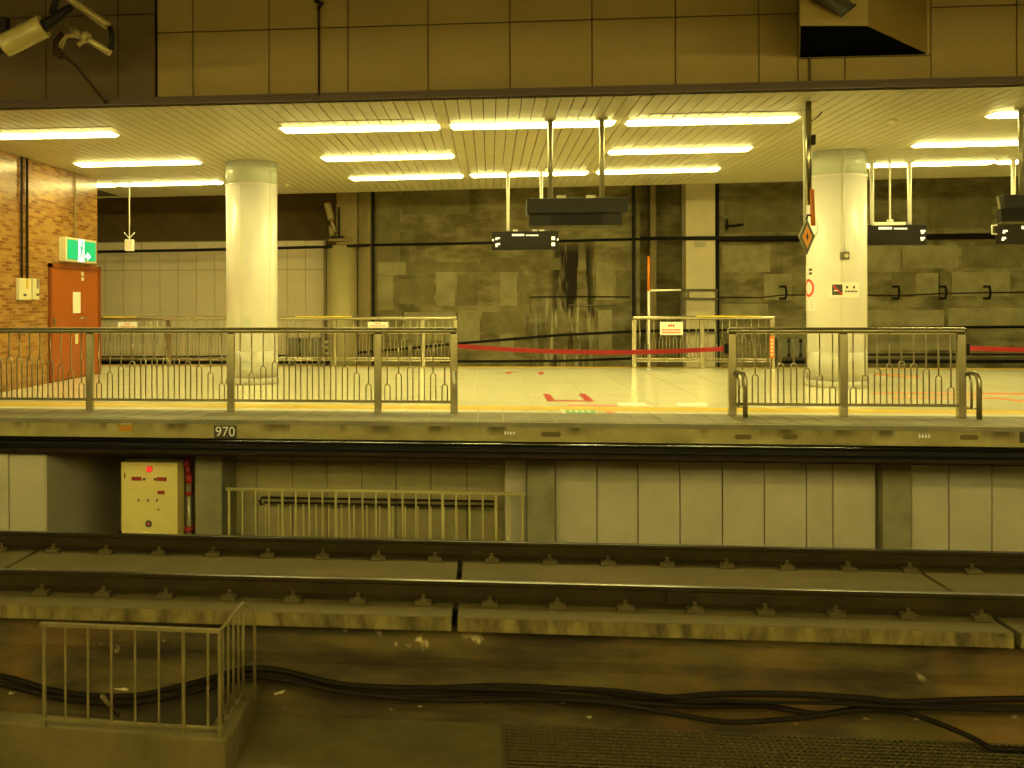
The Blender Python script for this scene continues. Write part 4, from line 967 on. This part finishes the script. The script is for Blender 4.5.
marks_r([(143.3, 477.8, 145.8, 480.2), (154.3, 478, 156.6, 480.4), (124.7, 473, 125.7, 478)], 'ink', ud, 'knob')
marks_r([(158, 490.5, 165, 494)], 'redpaint', ld, 'red_label')
mb = MB()
for u in (139, 148.5, 157.5):
    A = PY(u - 1.2, 499, Yc); mb.box(A.x, A.x + .03, Yc - .016, Yc - .012, A.z - .012, A.z); mb.box(A.x + .005, A.x + .018, Yc - .016, Yc - .012, A.z - .035, A.z - .015)
A = PY(158, 508.5, Yc); mb.box(A.x, A.x + .02, Yc - .016, Yc - .012, A.z - .02, A.z)
part('characters', mb, 'ink', ld)
em = PY(149, 523.5, Yc)
part('emblem', MB().cyl((em.x, Yc - .018, em.z), (em.x, Yc - .012, em.z), .043, 18), 'ink', ld)
part('emblem_cross', MB().box(em.x - .026, em.x + .026, Yc - .022, Yc - .018, em.z - .009, em.z + .009).box(em.x - .009, em.x + .009, Yc - .022, Yc - .018, em.z - .026, em.z + .026), 'pink', ld)
xv = PY(189, 500, 12.1).x
vl = thing('standpipe', 'grey standpipe with red valves beside the yellow cabinet', 'pipe', (xv, 12.1, ZU))
zz = lambda v: PY(187, v, 12.1).z
part('riser', MB().cyl((xv, 12.1, ZU), (xv, 12.1, zz(482)), .035, 12), 'pipe_grey', vl)
for v0, v1, r in ((531, 526, .06), (495, 491, .05), (483, 474, .045)): part('red_flange', MB().cyl((xv, 12.1, zz(v0)), (xv, 12.1, zz(v1)), r, 14), 'redpaint', vl)
part('elbow', MB().tube([(xv, 12.1, zz(476)), (xv - .02, 12.1, zz(468)), (xv - .04, 12.15, zz(462)), (xv - .04, 12.2, -.24)], .036, 10), 'redpaint', vl)
part('side_pipe', MB().cyl((xv - .04, 12.17, ZU), (xv - .04, 12.17, zz(480)), .014, 8), 'black', vl)
part('hand_wheel', MB().cyl((xv - .03, 12.04, zz(463)), (xv + .03, 12.04, zz(463)), .05, 12), 'redpaint', vl)

# --- cream railing under the platform
Yk = 11.9
p0, p1 = PY(226, 488.5, Yk), PY(525, 494.5, Yk)
ck = thing('service_railing', 'cream painted railing in front of the recess under the platform', 'railing', ((p0.x + p1.x) / 2, Yk, ZU))
zk = (p0.z + p1.z) / 2
part('top_rail', MB().tube([(p0.x, Yk, zk), (p1.x, Yk, zk)], .020, 8), 'cream_rail', ck)
uu = 229.0; k = 0
while uu < 527:
    x = PY(uu, 500, Yk).x; part('baluster', MB().cyl((x, Yk, ZU), (x, Yk, zk), .011 if k % 4 else .017, 8), 'cream_rail', ck); uu += 13.35; k += 1
Yk2 = 12.5
zk2 = PY(380, 499.5, Yk2).z
q0, q1 = PY(262, 500, Yk2).x, PY(496, 500, Yk2).x
c2 = thing('shadow_railing', 'second railing in the recess, its dark double rails standing for the shadow of the cream one', 'railing', ((q0 + q1) / 2, Yk2, ZU))  # dark rails built in place of the shadow cast by the front railing
part('top_rail', MB().tube([(q0, Yk2, zk2 - .1), (q0 - .03, Yk2, zk2 - .05), (q0, Yk2, zk2), (q1, Yk2, zk2)], .016, 8), 'rust', c2)
part('second_rail', MB().tube([(q0 + .03, Yk2, zk2 - .065), (q1, Yk2, zk2 - .065)], .014, 8), 'rust', c2)
for k in range(19):
    x = q0 + .05 + (q1 - q0 - .05) * k / 18; part('baluster', MB().cyl((x, Yk2, ZU), (x, Yk2, zk2 - .065), .012, 8), 'cream_rail', c2)

# --- stair guard railing in the foreground
zg = -1.9
g0, g1 = PZ(44.5, 728, zg), PZ(220, 737.3, zg)
gb = PZ(254, 680, zg)
ht = g1.z - 0
zt3 = (CAM + ray(217, 631) * ((g1 - CAM).dot(Fv))).z
gt = thing('stair_guard', 'weathered railing on the curb of the stair opening', 'railing', (g0 + g1) / 2)
gdir = (g1 - g0); gd = gdir.normalized()
t0, t1_ = Vector((g0.x, g0.y, zt3)) - gd * .03, Vector((g1.x, g1.y, zt3))
corner = CAM + ray(243, 603) * ((zt3 - H) / ray(243, 603).z)
endp = CAM + ray(254.5, 611) * ((corner - CAM).dot(Fv) + .02)
part('top_rail', MB().bar(t0, t1_ + gd * .01, .04, .026), 'oldrail', gt)
part('side_rail', MB().tube([t1_, corner, endp, Vector((endp.x, endp.y, zg - .0))], .014, 8), 'oldrail', gt)
for k, f in enumerate([0, .123, .253, .388, .523, .658, .797, 1.0]):
    p = g0.lerp(g1, f); big = k in (0, 6, 7)
    zb3 = zg if big else zg + .07
    part('baluster', MB().bar((p.x, p.y, zb3), (p.x, p.y, zt3), .023 if big else .014, .023 if big else .014), 'oldrail', gt)
part('baluster', MB().bar(g0.lerp(g1, 0.934) + Vector((0, 0, .07)), Vector((*g0.lerp(g1, 0.934).xy, zt3)), .016, .016), 'oldrail', gt)
part('bottom_rail', MB().bar(g0 + Vector((0, 0, .07)), g1 + Vector((0, 0, .07)), .02, .016), 'oldrail', gt)
for f in (.12, .34, .56, .78):
    p = t1_.lerp(corner, f); part('baluster', MB().cyl((p.x, p.y, zg + .07), (p.x, p.y, zt3), .010, 6), 'oldrail', gt)
part('bottom_rail', MB().bar(g1 + Vector((0, 0, .07)), Vector((corner.x, corner.y, zg + .07)), .02, .016), 'oldrail', gt)
part('baluster', MB().cyl((corner.x, corner.y, zg), (corner.x, corner.y, zt3), .012, 6), 'oldrail', gt)

# --- cables along the pit wall
def pcable(pts, off, r, label):
    P3 = []
    for u, v in pts:
        # on the vertical plane just in front of the pit wall
        d = ray(u, v); base = TR(0, nfront - off, 0); tt = (base - CAM).dot(Nn) / d.dot(Nn); P3.append(CAM + d * tt)
    sm = []
    for i in range(len(P3) - 1):
        a0, a1, a2, a3 = P3[max(i - 1, 0)], P3[i], P3[i + 1], P3[min(i + 2, len(P3) - 1)]
        for k in range(6):
            t = k / 6; sm.append(.5 * ((2 * a1) + (a2 - a0) * t + (2 * a0 - 5 * a1 + 4 * a2 - a3) * t * t + (3 * a1 - a0 - 3 * a2 + a3) * t ** 3))
    sm.append(P3[-1])
    for p in sm: p.z = max(p.z, ZP + .05)
    return solo('cable', MB().tube(sm, r, 8), 'cable', label, 'cable')
pcable([(-60, 672), (0, 676), (60, 692), (130, 696), (190, 684), (260, 668), (340, 684), (420, 688), (500, 686), (585, 690), (650, 698), (720, 694), (790, 694), (860, 698), (900, 702), (960, 700), (1060, 698)], .045, .026, 'upper black cable strung along the damp track bed wall')
pcable([(-60, 680), (0, 684), (60, 698), (130, 703), (200, 690), (260, 674), (340, 691), (420, 696), (480, 693), (560, 697), (640, 703), (700, 706), (764, 706), (820, 714), (870, 707), (940, 707), (1060, 708)], .115, .026, 'middle black cable strung along the damp track bed wall')
pcable([(230, 672), (300, 683), (350, 693), (440, 700), (520, 699), (590, 701), (630, 706), (680, 715), (730, 722), (800, 718), (860, 710), (900, 711), (950, 728), (985, 745), (1015, 768), (1030, 782)], .175, .022, 'lower black cable that sags and bends down toward the grating')
pcable([(440, 688), (520, 690), (600, 689), (690, 699), (760, 702), (830, 703), (880, 706), (960, 709), (1060, 711)], .225, .016, 'thin black cable bundled with the thicker ones')
# --- grating over the drain pit
gy0, gy1 = 6.21, ygb
gr = thing('floor_grating', 'rusty steel mesh grating over the dark drain pit', 'grating', ((xg + 8) / 2, (gy0 + gy1) / 2, ZP))
part('frame', MB().box(xg, xg + .03, gy0, gy1, ZP - .04, ZP + .004).box(xg, 8.5, gy1 - .03, gy1, ZP - .04, ZP + .004).box(xg, 8.5, gy0, gy0 + .03, ZP - .04, ZP + .004), 'grate', gr)
gb1 = MB(); x = xg + .07
while x < 8.5: gb1.box(x - .004, x + .004, gy0 + .03, gy1 - .03, ZP - .034, ZP); x += .052
o = part('bearing_bars', gb1, 'grate', gr); o['kind'] = 'stuff'
gb2 = MB(); y = gy0 + .06
while y < gy1 - .03: gb2.box(xg + .03, 8.5, y - .004, y + .004, ZP - .012, ZP + .002); y += .06
o = part('cross_bars', gb2, 'grate', gr); o['kind'] = 'stuff'
struct('drain_ledge', MB().box(xg + 1.0, 9, 6.0, 7.2, ZP - .6, ZP - .35), 'pitfloor')
solo('pit_rod', MB().tube([PZ(92, 706, -1.85) + Vector((0, .2, 0)), PZ(109, 726, -2.1) + Vector((0, .2, 0))], .02, 6), 'oldrail', 'thin leaning rod inside the stair opening', 'rod')

# --- catenary fittings at the top left
Yi = 9.6
p0, p1 = PY(4, 46, Yi), PY(44, 26, Yi)
i2 = insulator('insulator', p0, p1, .125, 'large ribbed cream insulator in front of the brown panels', 11)
part('end_cap', MB().tube([PY(-4, 50, Yi), p0], [.06, .075], 12), 'black', i2); part('clevis', MB().tube([p1, PY(52, 22, Yi), PY(62, 14, Yi), PY(72, 6, Yi)], [.07, .06, .055, .03], 10), 'black', i2)
part('upper_clevis', MB().tube([PY(52, 14, Yi), PY(56, 0, Yi), PY(58, -8, Yi)], .035, 8), 'black', i2)
part('mount', MB().box(PY(-6, 30, Yi).x, PY(8, 30, Yi).x, Yi - .05, Yi + .05, PY(0, 32, Yi).z, PY(0, 18, Yi).z), 'black', i2)
Yi = 9.95
hp = thing('catenary_bracket', 'pale U-bent pipe bracket hanging before the brown panels', 'bracket', PY(111, 55, Yi))
part('upper_pipe', MB().tube([PY(62, -8, Yi), PY(72, 0, Yi), PY(108, 26, Yi)], .045, 12), 'bracket', hp)
part('lower_pipe', MB().tube([PY(66, 25, Yi), PY(84, 37, Yi), PY(110, 53, Yi)], .036, 12), 'bracket', hp)
part('link', MB().tube([PY(110, 27, Yi), PY(112, 38, Yi), PY(111, 50, Yi)], .03, 10), 'black', hp)
part('clamp', MB().tube([PY(83, 35, Yi - .05), PY(88, 39, Yi - .05)], .06, 10), 'bracket', hp)
part('clip', MB().tube([PY(60, 48, Yi), PY(65, 36, Yi), PY(76, 35, Yi), PY(85, 40, Yi), (PY(78, 45, Yi))], .03, 8), 'bracket', hp)
part('knuckle', MB().tube([PY(64, 34, Yi), PY(57, 42, Yi), PY(57, 54, Yi), PY(62, 56, Yi)], .045, 10), 'rust', hp)
part('drop_wire', MB().tube([PY(62, 54, Yi), PY(76, 66, Yi + .3), PY(90, 83, Yi + .8), PY(106, 103, YE - .06)], .016, 8), 'rust', hp)
# rod hanging before the fascia
a = PY(319, 96, YE - .04)
hr = thing('hanging_rod', 'thin dark rod with a fitting hanging before the tan fascia panels', 'rod', (a.x, YE - .04, a.z))
part('rod', MB().cyl((a.x, YE - .04, a.z), (a.x, YE - .04, 5.4), .013, 8), 'rust', hr); b = PY(319, 5, YE - .06)
part('fitting', MB().tube([(b.x - .05, YE - .06, b.z + .05), (b.x + .04, YE - .06, b.z + .02), (b.x - .02, YE - .06, b.z - .05)], .022, 8), 'black', hr)
a = PY(810, 82, YE - .03)
hr = solo('edge_rod', MB().cyl((a.x, YE - .02, PY(810, 84, YE).z), (a.x, YE - .02, PY(810, 57.5, YE).z), .014, 8), 'joint', 'short dark strip under the black underside of the fascia box', 'strip')
# tilted camera under the top of the skewed box
yy = q[2].y - .35
pts = [PY(u, v, yy) for u, v in ((818, -6), (849, 9.5), (854, 4), (838, -10))]
fc = thing('floodlight', 'dark tilted lamp case in front of the fascia box', 'lamp', (pts[1] + Vector((0, .1, 0))))
part('case', MB().prism(pts, (0, .22, 0)), 'darkgrey2', fc, .01); part('front_cap', MB().prism([PY(u, v, yy) for u, v in ((848, 10), (850.5, 10.5), (857, 4.5), (854.5, 3.5))], (0, .24, 0)), 'black', fc)
b = PY(836, -8, yy); part('stalk', MB().cyl((b.x, yy + .11, b.z), (b.x, yy + .11, 5.4), .02, 8), 'black', fc)
